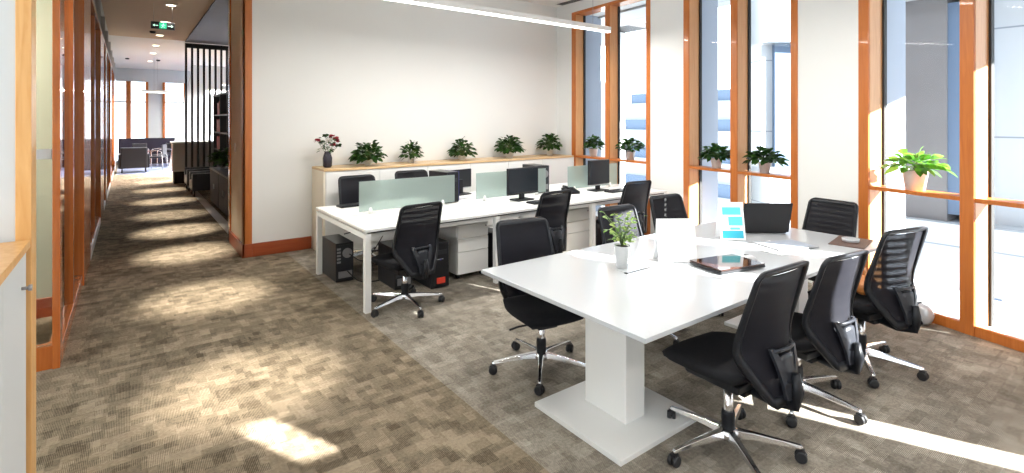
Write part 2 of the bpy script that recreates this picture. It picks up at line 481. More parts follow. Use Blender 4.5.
for i, (y1, y0) in enumerate(WINS):
    a = Vector((wx(y1), y1, 0)); b = Vector((wx(y0), y0, 0))
    L = (b - a).length
    ang = math.atan2(b.y - a.y, b.x - a.x)
    w = bpy.data.objects.new('window_%d' % (i + 1), None); COL.objects.link(w)
    w.location = a; w.rotation_euler = (0, 0, ang)       # local +x runs along the wall towards the camera, +y = outside
    struct(w)
    # local frame: x 0..L, y 0..DEPTH outward
    pw = 0.10
    mids = L / 2 - pw / 2 + 0.0
    sl = SILLS[i]
    if sl: MB().span((0, 0, 0), (L, DEPTH, sl)).build('sun_block_sill', M['wall'], w)  # unseen block below the opening, added to trim the sunbeam
    posts = [(0, pw), (mids, mids + pw), (L - pw * .8, L)] if MIDS[i] else [(0, pw), (L - pw * .8, L)]
    for x0, x1 in posts:
        MB().span((x0, -0.012, sl), (x1, REV, TOPZ)).build('jamb', M['wood'], w, bevel=0.004)
        if x1 < L - .01: MB().span((x1, 0.004, sl), (x1 + .004, REV - .046, TOPZ)).build('lit_reveal_face', M['wood_lit'], w)
    MB().span((0, -0.010, TOPZ), (L, REV, TOPZ + 0.05)).build('head', M['wood'], w)
    MB().span((0, 0.0, TOPZ + 0.05), (L, DEPTH, H)).build('lintel', M['wall'], w)
    for (_, x0), (x1, _2) in zip(posts, posts[1:]):
        MB().span((x0, -0.006, sl), (x1, 0.03, sl + 0.085)).build('curb', M['wood'], w, bevel=0.004)
        MB().span((x0, 0.03, sl), (x1, DEPTH, sl + 0.06)).build('sill', M['pot'], w)
        if not sl: MB().span((x0, -0.004, RAILZ - 0.035), (x1, REV - 0.03, RAILZ)).build('rail', M['wood'], w, bevel=0.003)
        MB().span((x0, REV - 0.03, sl + 0.06), (x1, REV - 0.022, TOPZ)).build('pane', M['glass'], w)
        g = MB(); g.span((x0 + .004, REV - 0.045, sl + 0.06), (x0 + 0.022, REV - 0.005, TOPZ)); g.build('gasket', M['gasket'], w)
# painted-light reveal plates sit on the pier faces: exterior face stays wall-coloured

# wall strip above and outside
# ceiling slot diffuser near the far window
v = thing('air_vent', 'long dark slot air vent in the ceiling above the far window', 'vent', (6.30, 5.6, H))
MB().span((-0.10, -1.4, -0.012), (0.10, 1.4, 0.0)).build('vent_frame', M['white_metal'], v)
g = MB()
for k in range(3): g.span((-0.07 + k * 0.05, -1.38, -0.016), (-0.04 + k * 0.05, 1.38, -0.011))
g.build('slot', M['seam'], v)

# ---------------------------------------------------------------- ledge along the back wall
ledge = thing('storage_ledge', 'long low white storage ledge with a thin oak top along the back wall', 'ledge', (2.0, 6.68, 0))
bd = MB(); bd.span((0.02, 0.03, 0.0), (4.40, 0.52, 1.075)); bd.build('body', M['wall'], ledge)
MB().span((0.0, 0.0, 1.075), (4.37, 0.535, 1.107)).build('ledge_top', M['ledge_wood'], ledge, bevel=0.004)
MB().span((0.0, 0.02, 0.0), (0.022, 0.53, 1.075)).build('end_panel', M['wall_cream'], ledge)
for k in range(6):
    MB().span((0.03 + k * 0.725, 0.012, 0.09), (0.03 + (k + 1) * 0.725 - 0.006, 0.03, 1.07)).build('door_panel', M['wall'], ledge, bevel=0.002)

# ---------------------------------------------------------------- left foreground: pier and cabinet
struct(MB().span((-2.4, 3.14, 0), (-.455, 3.26, H)).build('wall_left_pier', M['cab_white']))
struct(MB().span((-.398, 3.12, 0), (-.345, 3.27, H)).build('trim_3', M['wood_light'], bevel=0.003))
struct(MB().span((-.455, 3.13, 0), (-.398, 3.26, H)).build('trim_4', M['cab_white']))
cb = thing('storage_cabinet', 'tall grey-white cabinet with honey wood top at the left edge', 'cabinet', (-.36, 2.0, 0))
MB().span((-0.45, -1.0, 0.0), (-0.02, 1.10, 1.165)).build('body', M['cab_white'], cb)
MB().span((-0.45, -1.02, 1.165), (0.012, 1.115, 1.20)).build('cabinet_top', M['wood_light'], cb, bevel=0.003)
for k in range(4):
    y0 = -1.0 + k * 0.525
    d = MB().span((-0.02, y0 + 0.002, 0.06), (0.0, y0 + 0.523, 1.16)).build('door', M['cab_white'], cb, bevel=0.002)
    yk = y0 + 0.12
    if k != 2: yk = y0 + 0.40
    kb = MB(); kb.cyl((0.012, yk, 1.02), 0.007, 0.024, 12, 'X'); kb.cyl((0.028, yk, 1.02), 0.013, 0.012, 14, 'X')
    kb.build('knob', M['grey_metal'], d)

# ---------------------------------------------------------------- glazed timber partition, left of the corridor
PX = -.38
def box_s(name, a, b, m, parent=None, bevel=0.0):
    o = MB().span(a, b).build(name, m, parent, bevel=bevel)
    if not parent: struct(o)
    return o
pt = bpy.data.objects.new('wall_partition', None); COL.objects.link(pt); struct(pt); pt.location = (PX, 4.77, 0)
PH = 3.25
# front return facing the camera
MB().span((-0.042, 0.0, 0), (0.0, 0.16, H)).build('corner_post', M['wood_red'], pt, bevel=0.004)
MB().span((-1.3, 0.02, 0), (-0.042, 0.10, 0.16)).build('bottom_rail', M['wood_red'], pt)
MB().span((-1.3, 0.02, PH), (-0.042, 0.10, PH + .1)).build('top_rail', M['wood_red'], pt)
MB().span((-1.3, 0.05, 0.16), (-0.042, 0.06, PH)).build('pane', M['glass_int'], pt)
lk = MB(); lk.span((-.135, .036, 1.46), (-.046, .074, 1.53)); lk.build('door_lock', M['silver'], pt, bevel=.004)
MB().span((-1.42, 0.0, 0), (-1.3, 0.12, H)).build('post', M['wood_red'], pt)
segs = [(4.93, 7.0, 'g'), (7.0, 8.18, 'w'), (8.18, 11.1, 'g'), (11.1, 12.55, 'w'), (12.55, 13.5, 'g'), (13.5, 14.3, 'w'), (14.3, 17.2, 'g'), (17.2, 18.4, 'w'), (18.4, 21.4, 'g'), (21.4, 22.6, 'w'), (22.6, 25.9, 'g')]
for a, b, k in segs:
    a -= 4.77; b -= 4.77
    if k == 'w':
        MB().span((-0.10, a, 0), (0.012, b, PH)).build('timber_panel', M['wood_red'], pt, bevel=0.004)
    else:
        m_ = (a + b) / 2
        MB().span((-0.08, a, 0), (0.0, b, 0.12)).build('bottom_rail', M['wood_red'], pt, bevel=0.003)
        MB().span((-0.075, m_ - 0.04, 0.12), (-0.005, m_ + 0.04, PH)).build('mullion', M['wood_red'], pt)
        MB().span((-0.045, a, 0.12), (-0.035, m_ - 0.04, PH)).build('pane', M['glass_int'], pt)
        MB().span((-0.045, m_ + 0.04, 0.12), (-0.035, b, PH)).build('pane', M['glass_int'], pt)
        if a > 2: MB().span((0.0, a, 0.0), (0.012, b, 0.09)).build('skirting_strip', M['counter_grey'], pt)
MB().span((-0.10, 0.16, PH), (0.012, 21.2, PH + 0.06)).build('head_rail', M['wood_red'], pt)
for k in range(10):
    a = 0.2 + k * 2.1
    MB().span((-0.09, a, PH + 0.06), (0.004, a + 0.07, H)).build('clerestory_post', M['counter_grey'], pt)
    MB().span((-0.05, a + 0.07, PH + 0.06), (-0.04, a + 2.1, H)).build('clerestory_pane', M['glass_int'], pt)
# the small room behind it
struct(MB().span((-4.2, 6.10, 0), (-.46, 6.20, H)).build('wall_office_cross', M['wall_green']))
struct(MB().span((-4.2, 6.075, 0), (-.46, 6.10, 0.165)).build('baseboard_office', M['wood_base']))

# ---------------------------------------------------------------- corridor end and alcove
struct(MB().span((1.22, 8.38, 0.0), (1.36, 16.2, 0.004)).build('trim_5', M['tile']))
struct(MB().span((9.3, 8.35, 0), (9.5, 16.6, H)).build('wall_alcove_right', M['wall']))
struct(MB().span((6.46, 8.2, 0), (9.5, 8.35, H)).build('wall_alcove_front', M['wall']))
# far wall with tall windows
fw = MB()
def xs(a, b): fw.span((a, 26, 0.12), (b, 26.25, 3.32))
OPEN = [(-1.4, -.62), (-.55, -.02), (0.05, 0.63), (1.20, 1.95), (2.6, 3.3), (3.4, 4.1), (4.9, 5.6), (5.7, 6.4)]
prev = -4.2
for a, b in OPEN:
    if a - prev > 0.2: xs(prev, a)
    prev = b
xs(prev, 9.5)
fw.span((-4.2, 26.0, 3.32), (9.5, 26.25, H)); fw.span((-4.2, 26.0, 0), (9.5, 26.25, 0.12))
struct(fw.build('wall_far', M['cab_white']))
for i, (a, b) in enumerate(OPEN):
    w = bpy.data.objects.new('window_%d' % (i + 6), None); COL.objects.link(w); struct(w); w.location = (a, 26, 0)
    L = b - a
    MB().span((-0.04, -0.05, 0.12), (0.05, 0.2, 3.32)).build('jamb', M['wood'], w)
    MB().span((L - 0.05, -0.05, 0.12), (L + 0.04, 0.2, 3.32)).build('jamb', M['wood'], w)
    MB().span((0.05, -0.02, 2.46), (L - 0.05, 0.1, 2.52)).build('rail', M['white_metal'], w)
    MB().span((0.05, 0.10, 0.12), (L - 0.05, 0.11, 3.32)).build('pane', M['glass'], w)
# dark low divider in front of the far windows
dv = thing('room_divider', 'low dark purple divider below the far windows at the corridor end', 'divider', (0.6, 25.0, 0))
MB().span((-.90, 0, 0.05), (1.6, 0.12, 1.03)).build('panel', M['purple'], dv)
MB().span((-.90, -0.02, 0.0), (1.6, 0.14, 0.05)).build('plinth', M['brown_dark'], dv)
# leaning white column
lc = MB()
lc.prism([(0, 0), (0.95, 0), (2.35, 3.85), (0.78, 3.85)], 0, 0.5, xf=lambda v: Vector((v.x, v.z, v.y)))
struct(lc.build('wall_leaning_column', M['cab_white'], loc=(1.22, 23.0, 0)))
struct(MB().span((-.30, 20.6, 0.0), (9.2, 24.9, 0.006)).build('trim_6', M['lino_blue']))

# slat screen: 9 tall black bars between floor and ceiling
sc = thing('slat_screen', 'tall black screen of thin upright bars across the corridor side', 'screen', (1.22, 16.25, 0))
MB().span((0, -0.05, 3.68), (1.85, 0.05, 3.80)).build('top_rail', M['black_metal'], sc)
MB().span((0, -0.05, 0.0), (1.85, 0.05, 0.05)).build('bottom_rail', M['black_metal'], sc)
for k in range(14):
    MB().span((k * 0.138, -0.04, 0.05), (k * 0.138 + 0.048, 0.04, 3.68)).build('bar', M['black_metal'], sc)

# reception counter
ct = thing('reception_counter', 'grey-white counter block with brown base behind the black bars', 'counter', (0.98, 16.75, 0))
MB().span((0, 0, 0.33), (2.2, 0.6, 1.10)).build('body', M['counter_grey'], ct)
MB().span((0.03, 0.03, 0), (2.17, 0.57, 0.33)).build('base', M['brown_dark'], ct)
MB().span((-0.03, -0.03, 1.10), (2.23, 0.63, 1.14)).build('counter_top', M['white'], ct, bevel=0.004)
for k in range(3): MB().span((0.03 + k * 0.7, -0.012, 0.36), (0.70 + k * 0.7, 0.0, 1.08)).build('door_panel', M['counter_grey'], ct)

# dark cabinets by the corridor
def dark_cabinet(x, y, L, label):
    c = thing('low_cabinet', label, 'cabinet', (x, y, 0), 0, 'dark cabinets by the corridor')
    MB().span((0.02, 0, 0.05), (0.46, L, 0.72)).build('body', M['brown_dark'], c)
    MB().span((0.05, 0.02, 0), (0.44, L - 0.02, 0.05)).build('plinth', M['black_board'], c)
    MB().span((-0.01, -0.01, 0.72), (0.48, L + 0.01, 0.75)).build('cabinet_top', M['black_metal'], c)
    for k in range(2):
        d = MB().span((0.0, k * L / 2 + 0.004, 0.06), (0.02, (k + 1) * L / 2 - 0.004, 0.715)).build('door', M['brown_dark'], c)
        MB().span((-0.014, L / 2 + (k - .5) * 0.08 - 0.005, 0.36), (0.0, L / 2 + (k - .5) * 0.08 + 0.005, 0.46)).build('handle', M['grey_metal'], d)
    return c
dark_cabinet(1.38, 9.95, 1.22, 'nearer low dark brown cabinet beside the corridor')
dark_cabinet(1.38, 11.2, 1.22, 'farther low dark brown cabinet beside the corridor')

# bookshelf
bs = thing('bookshelf', 'open black bookshelf with red binders in the dark alcove', 'shelf', (1.86, 12.5, 0))
for yy in (0.0, 1.15, 2.3, 3.5): MB().span((0, yy, 0), (0.34, yy + 0.04, 2.42)).build('side_panel', M['black_metal'], bs)
for zz in (0.05, 0.5, 0.95, 1.4, 1.85, 2.38): MB().span((0.005, 0.04, zz), (0.335, 3.5, zz + 0.035)).build('shelf', M['black_metal'], bs)
rb = random.Random(3)
nb = 0
for zz, lo, hi, mm in ((1.435, 2.6, 3.1, 'book_red'), (0.985, 2.6, 3.1, 'book_red'), (1.885, 2.7, 3.0, 'book_red'), (1.435, 0.2, .45, 'book_pale')):
    y = lo
    nm = 0
    while y < hi:
        w_ = rb.uniform(0.05, 0.075); h_ = rb.uniform(0.28, 0.34)
        o = MB().span((0, 0, 0), (0.24, w_ - 0.004, h_)).build('binder', M[mm], loc=(1.89, 12.5 + y, zz))
        lev = {1.435: 'upper middle', 0.985: 'lower middle', 1.885: 'top'}[zz]
        tag(o, '%s binder in a row on the %s shelf of the black bookshelf' % ('red' if mm == 'book_red' else 'pale', lev), 'binder', '%s binders on the %s shelf' % ('red' if mm == 'book_red' else 'pale', lev))
        y += w_

# ---------------------------------------------------------------- plants
def leaf(mb, base, d, L, W, droop, rnd):
    d = d.normalized(); side = d.cross(Vector((0, 0, 1)))
    if side.length < 0.05: side = Vector((1, 0, 0))
    side.normalize(); up = side.cross(d)
    roll = rnd.uniform(-0.7, 0.7); side = side * math.cos(roll) + up * math.sin(roll)
    pts = []
    prof = (0.05, 0.75, 1.0, 0.72, 0.0)
    n = len(prof)
    mid = []
    for i in range(n):
        t = i / (n - 1)
        p = base + d * L * t + Vector((0, 0, -droop * L * t * t))
        mid.append(p)
    vs = [mid[0]]
    for i in range(1, n - 1):
        w = W * prof[i] * 0.5
        vs += [mid[i] - side * w + Vector((0, 0, 0.12 * w)), mid[i], mid[i] + side * w + Vector((0, 0, 0.12 * w))]
    vs.append(mid[-1])
    fs = [(0, 2, 1), (0, 3, 2)]
    for k in range(n - 3):
        a = 1 + 3 * k
        fs += [(a, a + 1, a + 4, a + 3), (a + 1, a + 2, a + 5, a + 4)]
    a = 1 + 3 * (n - 3)
    fs += [(a, a + 1, len(vs) - 1), (a + 1, a + 2, len(vs) - 1)]
    mb.add(vs, fs, False)

def pot_plant(name, label, loc, R_, Ht, potr, poth, n, leafmat, leafL=0.085, seed=1, group=None, potm='pot', sprig=False, square=False):
    rnd = random.Random(seed)
    t = thing(name, label, 'plant', loc, rnd.uniform(0, 6), group)
    pm = MB()
    rb_ = potr * 0.72
    pm.lathe([(rb_, 0.0), (potr, poth), (potr * 1.06, poth), (potr * 1.06, poth - 0.0), (potr * 0.9, poth), (potr * 0.85, poth - 0.02)], n=4 if square else 24, cap=True)
    pm.build('pot', M[potm], t)
    MB().cyl((0, 0, poth - 0.012), potr * 0.86, 0.01, 18).build('soil', M['soil'], t)
    fm = MB(); st = MB()
    for i in range(n if (sprig or leafmat != 'leaf') else int(n * 1.7)):
        az = rnd.uniform(0, 2 * PI)
        if sprig:
            k = rnd.random(); r0 = R_ * rnd.uniform(0.05, 0.9) * (0.5 + 0.6 * k)
            z0 = poth + (Ht - poth) * (0.12 + 0.88 * k)
            b = Vector((math.cos(az) * r0, math.sin(az) * r0, z0))
            if i % 4 == 0: st.tube([(0, 0, poth - 0.01), (b.x * 0.4, b.y * 0.4, poth + (z0 - poth) * 0.6), b], 0.002, 5)
            d = Vector((math.cos(az + rnd.uniform(-1, 1)), math.sin(az + rnd.uniform(-1, 1)), rnd.uniform(-0.1, 0.9)))
            leaf(fm, b, d, leafL * rnd.uniform(0.7, 1.1), leafL * 0.62, 0.3, rnd)
        else:
            el = math.asin(rnd.uniform(0.02, 1.0))
            rr = rnd.uniform(0.45, 1.0)
            ce, se = math.cos(el), math.sin(el)
            b = Vector((math.cos(az) * ce * (R_ - leafL * .55) * rr, math.sin(az) * ce * (R_ - leafL * .55) * rr, poth + 0.015 + (Ht - poth - leafL * .35) * (se * rr * 0.95)))
            if i % 3 == 0: st.tube([(0, 0, poth - 0.01), (b.x * 0.45, b.y * 0.45, max(b.z, poth) * 0.62 + poth * 0.38 + 0.02), b], 0.0025, 5)
            d = Vector((math.cos(az) * ce + rnd.uniform(-.35, .35), math.sin(az) * ce + rnd.uniform(-.35, .35), se * 0.75 - 0.1 + rnd.uniform(-.3, .3)))
            leaf(fm, b, d, leafL * rnd.uniform(0.75, 1.2), leafL * rnd.uniform(0.5, 0.7), 0.35, rnd)
    fm.build('foliage', M[leafmat], t); st.build('stems', M['stem'], t)
    return t

LZ = 1.107
G1 = 'potted plants along the oak ledge'
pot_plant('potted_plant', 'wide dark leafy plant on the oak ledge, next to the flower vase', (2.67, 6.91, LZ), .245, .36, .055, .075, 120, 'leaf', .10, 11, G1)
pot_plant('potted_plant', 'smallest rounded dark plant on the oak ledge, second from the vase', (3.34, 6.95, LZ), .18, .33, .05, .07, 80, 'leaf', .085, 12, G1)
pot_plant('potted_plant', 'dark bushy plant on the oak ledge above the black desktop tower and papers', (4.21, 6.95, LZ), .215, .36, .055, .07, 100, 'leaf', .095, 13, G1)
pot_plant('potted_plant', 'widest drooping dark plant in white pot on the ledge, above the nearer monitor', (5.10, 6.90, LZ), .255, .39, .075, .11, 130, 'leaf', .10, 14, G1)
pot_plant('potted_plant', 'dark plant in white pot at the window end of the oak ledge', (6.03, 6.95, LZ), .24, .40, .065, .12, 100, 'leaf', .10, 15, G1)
def on_rail(y, out):
    return (wx(y) + out, y, RAILZ)
G2 = 'potted plants on the window rails'
pot_plant('potted_plant', 'left plant of two on the rail of the farthest window', on_rail(6.30, .09), .17, .36, .085, .15, 95, 'leaf', .085, 21, G2, square=True)
pot_plant('potted_plant', 'right plant of two on the rail of the farthest window', on_rail(5.42, .09), .24, .35, .085, .15, 100, 'leaf', .09, 22, G2, square=True)
pot_plant('potted_plant', 'left plant of two on the rail of the middle window', on_rail(3.80, .09), .22, .31, .075, .125, 110, 'leaf', .095, 23, G2)
pot_plant('potted_plant', 'right plant of two on the rail of the middle window', on_rail(3.10, .09), .23, .29, .072, .125, 120, 'leaf', .095, 24, G2)
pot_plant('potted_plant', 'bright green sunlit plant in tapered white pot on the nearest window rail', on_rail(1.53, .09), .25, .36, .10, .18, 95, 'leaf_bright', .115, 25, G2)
pot_plant('potted_herb', 'small pale green sprig plant in white pot on the meeting table', (2.63, 2.30, .75), .15, .36, .05, .15, 130, 'leaf_pale', .042, 31, sprig=True)
pot_plant('potted_plant', 'dark trailing plant on top of the nearer low dark cabinet', (1.62, 10.9, .75), .32, .35, .09, .14, 120, 'leaf', .12, 41)
pot_plant('potted_plant', 'dark plant on top of the farther low dark cabinet', (1.60, 12.0, .75), .32, .40, .09, .14, 120, 'leaf', .12, 42)

# flower vase
vs_ = thing('flower_vase', 'dark glass vase of red flowers at the left end of the oak ledge', 'vase', (2.12, 6.93, LZ))
MB().lathe([(0.045, 0), (0.06, 0.02), (0.062, 0.13), (0.05, 0.17), (0.038, 0.20), (0.045, 0.215)], n=10).build('vase_body', M['vase'], vs_)
rnd = random.Random(5); st = MB(); fl_ = MB(); fr_ = MB(); fwh = MB()
for (x, y, z, kind) in ((-.14, -.02, .36, 'r'), (.10, -.03, .38, 'r'), (.13, 0.03, .345, 'r'), (.07, .03, .41, 'r'), (-.01, .04, .42, 'g'), (0, -.05, .36, 'w'), (-.06, .03, .33, 'g'), (.05, -.05, .30, 'r'), (.13, -.05, .29, 'g')):
    st.tube([(0, 0, .15), (x * .5, y * .5, z * .72), (x, y, z)], 0.0025, 5)
    tgt = {'r': fr_, 'w': fwh, 'g': fl_}[kind]
    for k in range(14):
        az = rnd.uniform(0, 6.28); d = Vector((math.cos(az), math.sin(az), rnd.uniform(-.4, .9)))
        leaf(tgt, Vector((x, y, z)), d, .050, .045, .1, rnd)
for k in range(60):
    az = rnd.uniform(0, 6.28); r0 = rnd.uniform(.01, .09); z = rnd.uniform(.22, .40)
    leaf(fl_, Vector((math.cos(az) * r0, math.sin(az) * r0, z)), Vector((math.cos(az), math.sin(az), rnd.uniform(-.2, .6))), .06, .03, .3, rnd)
st.build('stems', M['stem'], vs_); fr_.build('red_blossoms', M['petal_red'], vs_); fwh.build('white_blossom', M['petal_white'], vs_); fl_.build('foliage', M['leaf'], vs_)

# ---------------------------------------------------------------- office chair
def lerp_tab(tab, h):
    for (a, b), (c, d) in zip(tab, tab[1:]):
        if a <= h <= c: return b + (d - b) * (h - a) / (c - a)
    return tab[-1][1]
BACK_W = [(0, .105), (.012, .122), (.09, .172), (.165, .218), (.20, .233), (.24, .238), (.40, .229), (.60, .216), (.622, .208), (.636, .192), (.645, .17)]
BACK_EDGE = [(0, -.300), (.10, -.240), (.19, -.192), (.24, -.180), (.30, -.184), (.645, -.292)]
BACK_MID = [(0, -.322), (.12, -.300), (.25, -.275), (.40, -.272), (.645, -.315)]
def back_w(h):
    return lerp_tab(BACK_W, h)
def back_pt(x, h, off=0.0):
    # chair faces +Y, back at -Y: the edges wrap forward most at waist height, the top leans away
    w = back_w(min(h, .60)); m = lerp_tab(BACK_MID, h); e = lerp_tab(BACK_EDGE, h)
    q = min(abs(x) / w, 1.05)
    return Vector((x, m + (e - m) * q * q - off, 0.348 + h))
def make_chair(loc, rz, label, group, lift=0.0):
    t = thing('office_chair', label, 'chair', loc, rz, group)
    # seat cushion
    mb = MB(); nx, ny = 14, 14; top = []; bot = []
    vs = []; fs = []
    def sxy(i, j):
        u = -1 + 2 * i / nx; v_ = -1 + 2 * j / ny
        # squircle mapping
        x = u * math.sqrt(max(0, 1 - 0.32 * v_ * v_)); y = v_ * math.sqrt(max(0, 1 - 0.30 * u * u))
        return u, v_, x * 0.262, y * 0.255 + 0.040
    for side in (1, 0):
        for j in range(ny + 1):
            for i in range(nx + 1):
                u, v_, x, y = sxy(i, j)
                e = max(abs(u), abs(v_)) ** 5
                if side:
                    z = 0.485 - 0.020 * e - 0.012 * (1 - u * u) - (0.03 * max(0, v_ - 0.35) ** 2 / .4)
                else:
                    z = 0.385 + 0.045 * e + (0.0) - 0.02 * max(0, v_) ** 2
                    x *= 0.97; y = (y - 0.040) * 0.97 + 0.040
                vs.append((x, y, z))
    W_ = nx + 1; o2 = W_ * (ny + 1)
    for j in range(ny):
        for i in range(nx):
            a = j * W_ + i
            fs.append((a, a + 1, a + W_ + 1, a + W_)); fs.append((o2 + a, o2 + a + W_, o2 + a + W_ + 1, o2 + a + 1))
    rim = [i for i in range(nx)] + [nx + j * W_ for j in range(ny)] + [ny * W_ + nx - i for i in range(nx)] + [(ny - j) * W_ for j in range(ny)]
    for k in range(len(rim)):
        a, b = rim[k], rim[(k + 1) % len(rim)]
        fs.append((a, o2 + a, o2 + b, b))
    mb.add(vs, fs, True)
    mb.build('seat', M['cushion'], t)
    # pan and mechanism
    p = MB(); p.box((0, 0.0, 0.372), (0.30, 0.30, 0.05), taper=1.1); p.box((0, -0.02, 0.335), (0.15, 0.24, 0.05))
    p.build('seat_pan', M['plastic'], t, bevel=0.008)
    MB().tube([(0.08, 0.05, .345), (.20, 0.05, .345), (.27, 0.05, .335)], 0.007, 8).build('lever', M['plastic'], t)
    # spine linking mechanism to back
    sp = MB(); sp.tube([(0, -0.10, .335), (0, -.24, .325), (0, -.345, .35), (0, -.362, .42), (0, -.350, .50)], 0.03, 8, [.026, .028, .030, .026, .018]); sp.build('spine', M['plastic'], t)
    # back frame ring
    hs = [0, .015, .03, .065, .10, .14, .18, .21, .24, .28, .32, .38, .45, .52, .58, .60, .615, .627, .636, .645]
    def inner(h):
        hb = 0.045 + h * (0.645 - 0.03 - 0.045) / 0.645
        wid = 0.046 if hb < .16 else (0.046 - (hb - .16) * 0.25 if hb < .26 else 0.021)
        return hb, max(back_w(hb) - wid, 0.04)
    def ring(fn, off):
        L_ = [back_pt(-fn(h)[1], fn(h)[0], off) for h in hs]; R_ = [back_pt(fn(h)[1], fn(h)[0], off) for h in reversed(hs)]
        return L_ + R_
    outer = lambda h: (h, back_w(h))
    A = ring(outer, -0.004); B = ring(inner, -0.012); C_ = ring(inner, 0.012); D = ring(outer, 0.022)
    n = len(A); vs = A + B + C_ + D; fs = []
    for k in range(4):
        for i in range(n):
            j = (i + 1) % n; a = k * n; b = ((k + 1) % 4) * n
            fs.append((a + i, a + j, b + j, b + i))
    f = MB(); f.add(vs, fs, True); f.build('back_frame', M['plastic'], t)
    # mesh infill
    vs = []; fs = []; nc = 10
    for h in hs:
        hb, w = inner(h)
        for c in range(nc + 1):
            vs.append(back_pt(-w + 2 * w * c / nc, hb, 0.0))
    for r_ in range(len(hs) - 1):
        for c in range(nc):
            a = r_ * (nc + 1) + c; fs.append((a, a + 1, a + nc + 2, a + nc + 1))
    f = MB(); f.add(vs, fs, True); f.build('back_mesh', M['mesh'], t)
    # lumbar support: V bracket and pad, behind the mesh
    f = MB()
    for s_ in (-1, 1):
        prev = None; vs = []; fs = []
        tab = ((.012, .045, .03, .024), (.020, .062, .10, .034), (.045, .085, .18, .040), (.070, .100, .245, .036), (.072, .098, .262, .026))
        for xi, xo, h, off in tab:
            for x_, o_ in ((xi, off), (xo, off), (xo, off - .016), (xi, off - .016)):
                vs.append(back_pt(s_ * x_, h, o_))
        for r_ in range(len(tab) - 1):
            for q in range(4):
                fs.append((r_ * 4 + q, r_ * 4 + (q + 1) % 4, r_ * 4 + 4 + (q + 1) % 4, r_ * 4 + 4 + q))
        fs += [(0, 1, 2, 3), (19, 18, 17, 16)]
        f.add(vs, fs, False)
    pts = [back_pt(x, .252, .030) for x in (-.085, -.045, 0, .045, .085)]
    f.tube(pts, .009, 8)
    f.build('lumbar_bracket', M['plastic_grey'], t)
    vs = []; fs = []
    for side, off in ((0, .018), (1, .032)):
        for j in range(6):
            for i in range(6):
                u = -1 + 2 * i / 5; v_ = -1 + 2 * j / 5
                vs.append(back_pt(u * .062 * math.sqrt(1 - .3 * v_ * v_), .17 + v_ * .065 * math.sqrt(1 - .3 * u * u), off + (0.006 * (1 - u * u) if side else 0)))
    for j in range(5):
        for i in range(5):
            a = j * 6 + i; fs.append((a, a + 1, a + 7, a + 6)); fs.append((36 + a, 36 + a + 6, 36 + a + 7, 36 + a + 1))
    rim = [i for i in range(5)] + [5 + 6 * j for j in range(5)] + [35 - i for i in range(5)] + [30 - 6 * j for j in range(5)]
    for k in range(len(rim)):
        a, b = rim[k], rim[(k + 1) % len(rim)]; fs.append((a, 36 + a, 36 + b, b))
    f = MB(); f.add(vs, fs, True); f.build('lumbar_pad', M['plastic_grey'], t)
    # column
    MB().lathe([(.024, .10), (.024, .34)], n=16).build('gas_column', M['chrome'], t)
    MB().lathe([(.034, .08), (.034, .20), (.030, .215)], n=16).build('column_shroud', M['plastic'], t)
    MB().lathe([(.05, .075), (.055, .09), (.05, .118), (.035, .125)], n=20).build('hub', M['chrome'], t)
    for k in range(5):
        a = 2 * PI * k / 5 + PI / 2
        rot = Matrix.Rotation(a, 3, 'Z')
        lg = MB(); vs = []
        for r_, zt, zb, w in ((.03, .122, .080, .026), (.12, .115, .083, .020), (.26, .098, .075, .016), (.340, .086, .070, .014), (.352, .080, .070, .010)):
            for sx, z in ((-1, zb), (1, zb), (.7, zt), (-.7, zt)):
                vs.append(rot @ Vector((r_, sx * w, z)))
        fs = [(3, 2, 1, 0), (16, 17, 18, 19)]
        for s_ in range(4):
            for q in range(4):
                fs.append((s_ * 4 + q, s_ * 4 + (q + 1) % 4, s_ * 4 + 4 + (q + 1) % 4, s_ * 4 + 4 + q))
        lg.add(vs, fs, False)
        leg = lg.build('leg', M['chrome'], t, bevel=0.003)
        cs = MB(); cpos = rot @ Vector((.343, 0, 0)); wr = Matrix.Rotation(a + 0.6 + k * 1.3, 3, 'Z')
        for s_ in (-1, 1):
            cs.lathe([(.010, -.009), (.027, -.010), (.029, -.004), (.029, .005), (.024, .010)], cpos + wr @ Vector((s_ * .0135, 0, .0295)), 18, 'X', True, wr)
        cs.box(cpos + Vector((0, 0, .048)), (.03, .034, .03), wr)
        cs.cyl(cpos + Vector((0, 0, .062)), .007, .02, 10)
        cs.build('caster', M['rubber'], leg)
    set_lift(t, lift)
    return t
UPPER = ('seat', 'seat_pan', 'lever', 'spine', 'back_frame', 'back_mesh', 'lumbar_bracket', 'lumbar_pad')
def set_lift(t, lift):
    for k in kids(t):
        if k.name.split('.')[0] in UPPER: k.location.z = lift
def spin_base(t, a):
    for k in kids(t):
        if k.name.split('.')[0] == 'leg': k.rotation_euler = (0, 0, a)

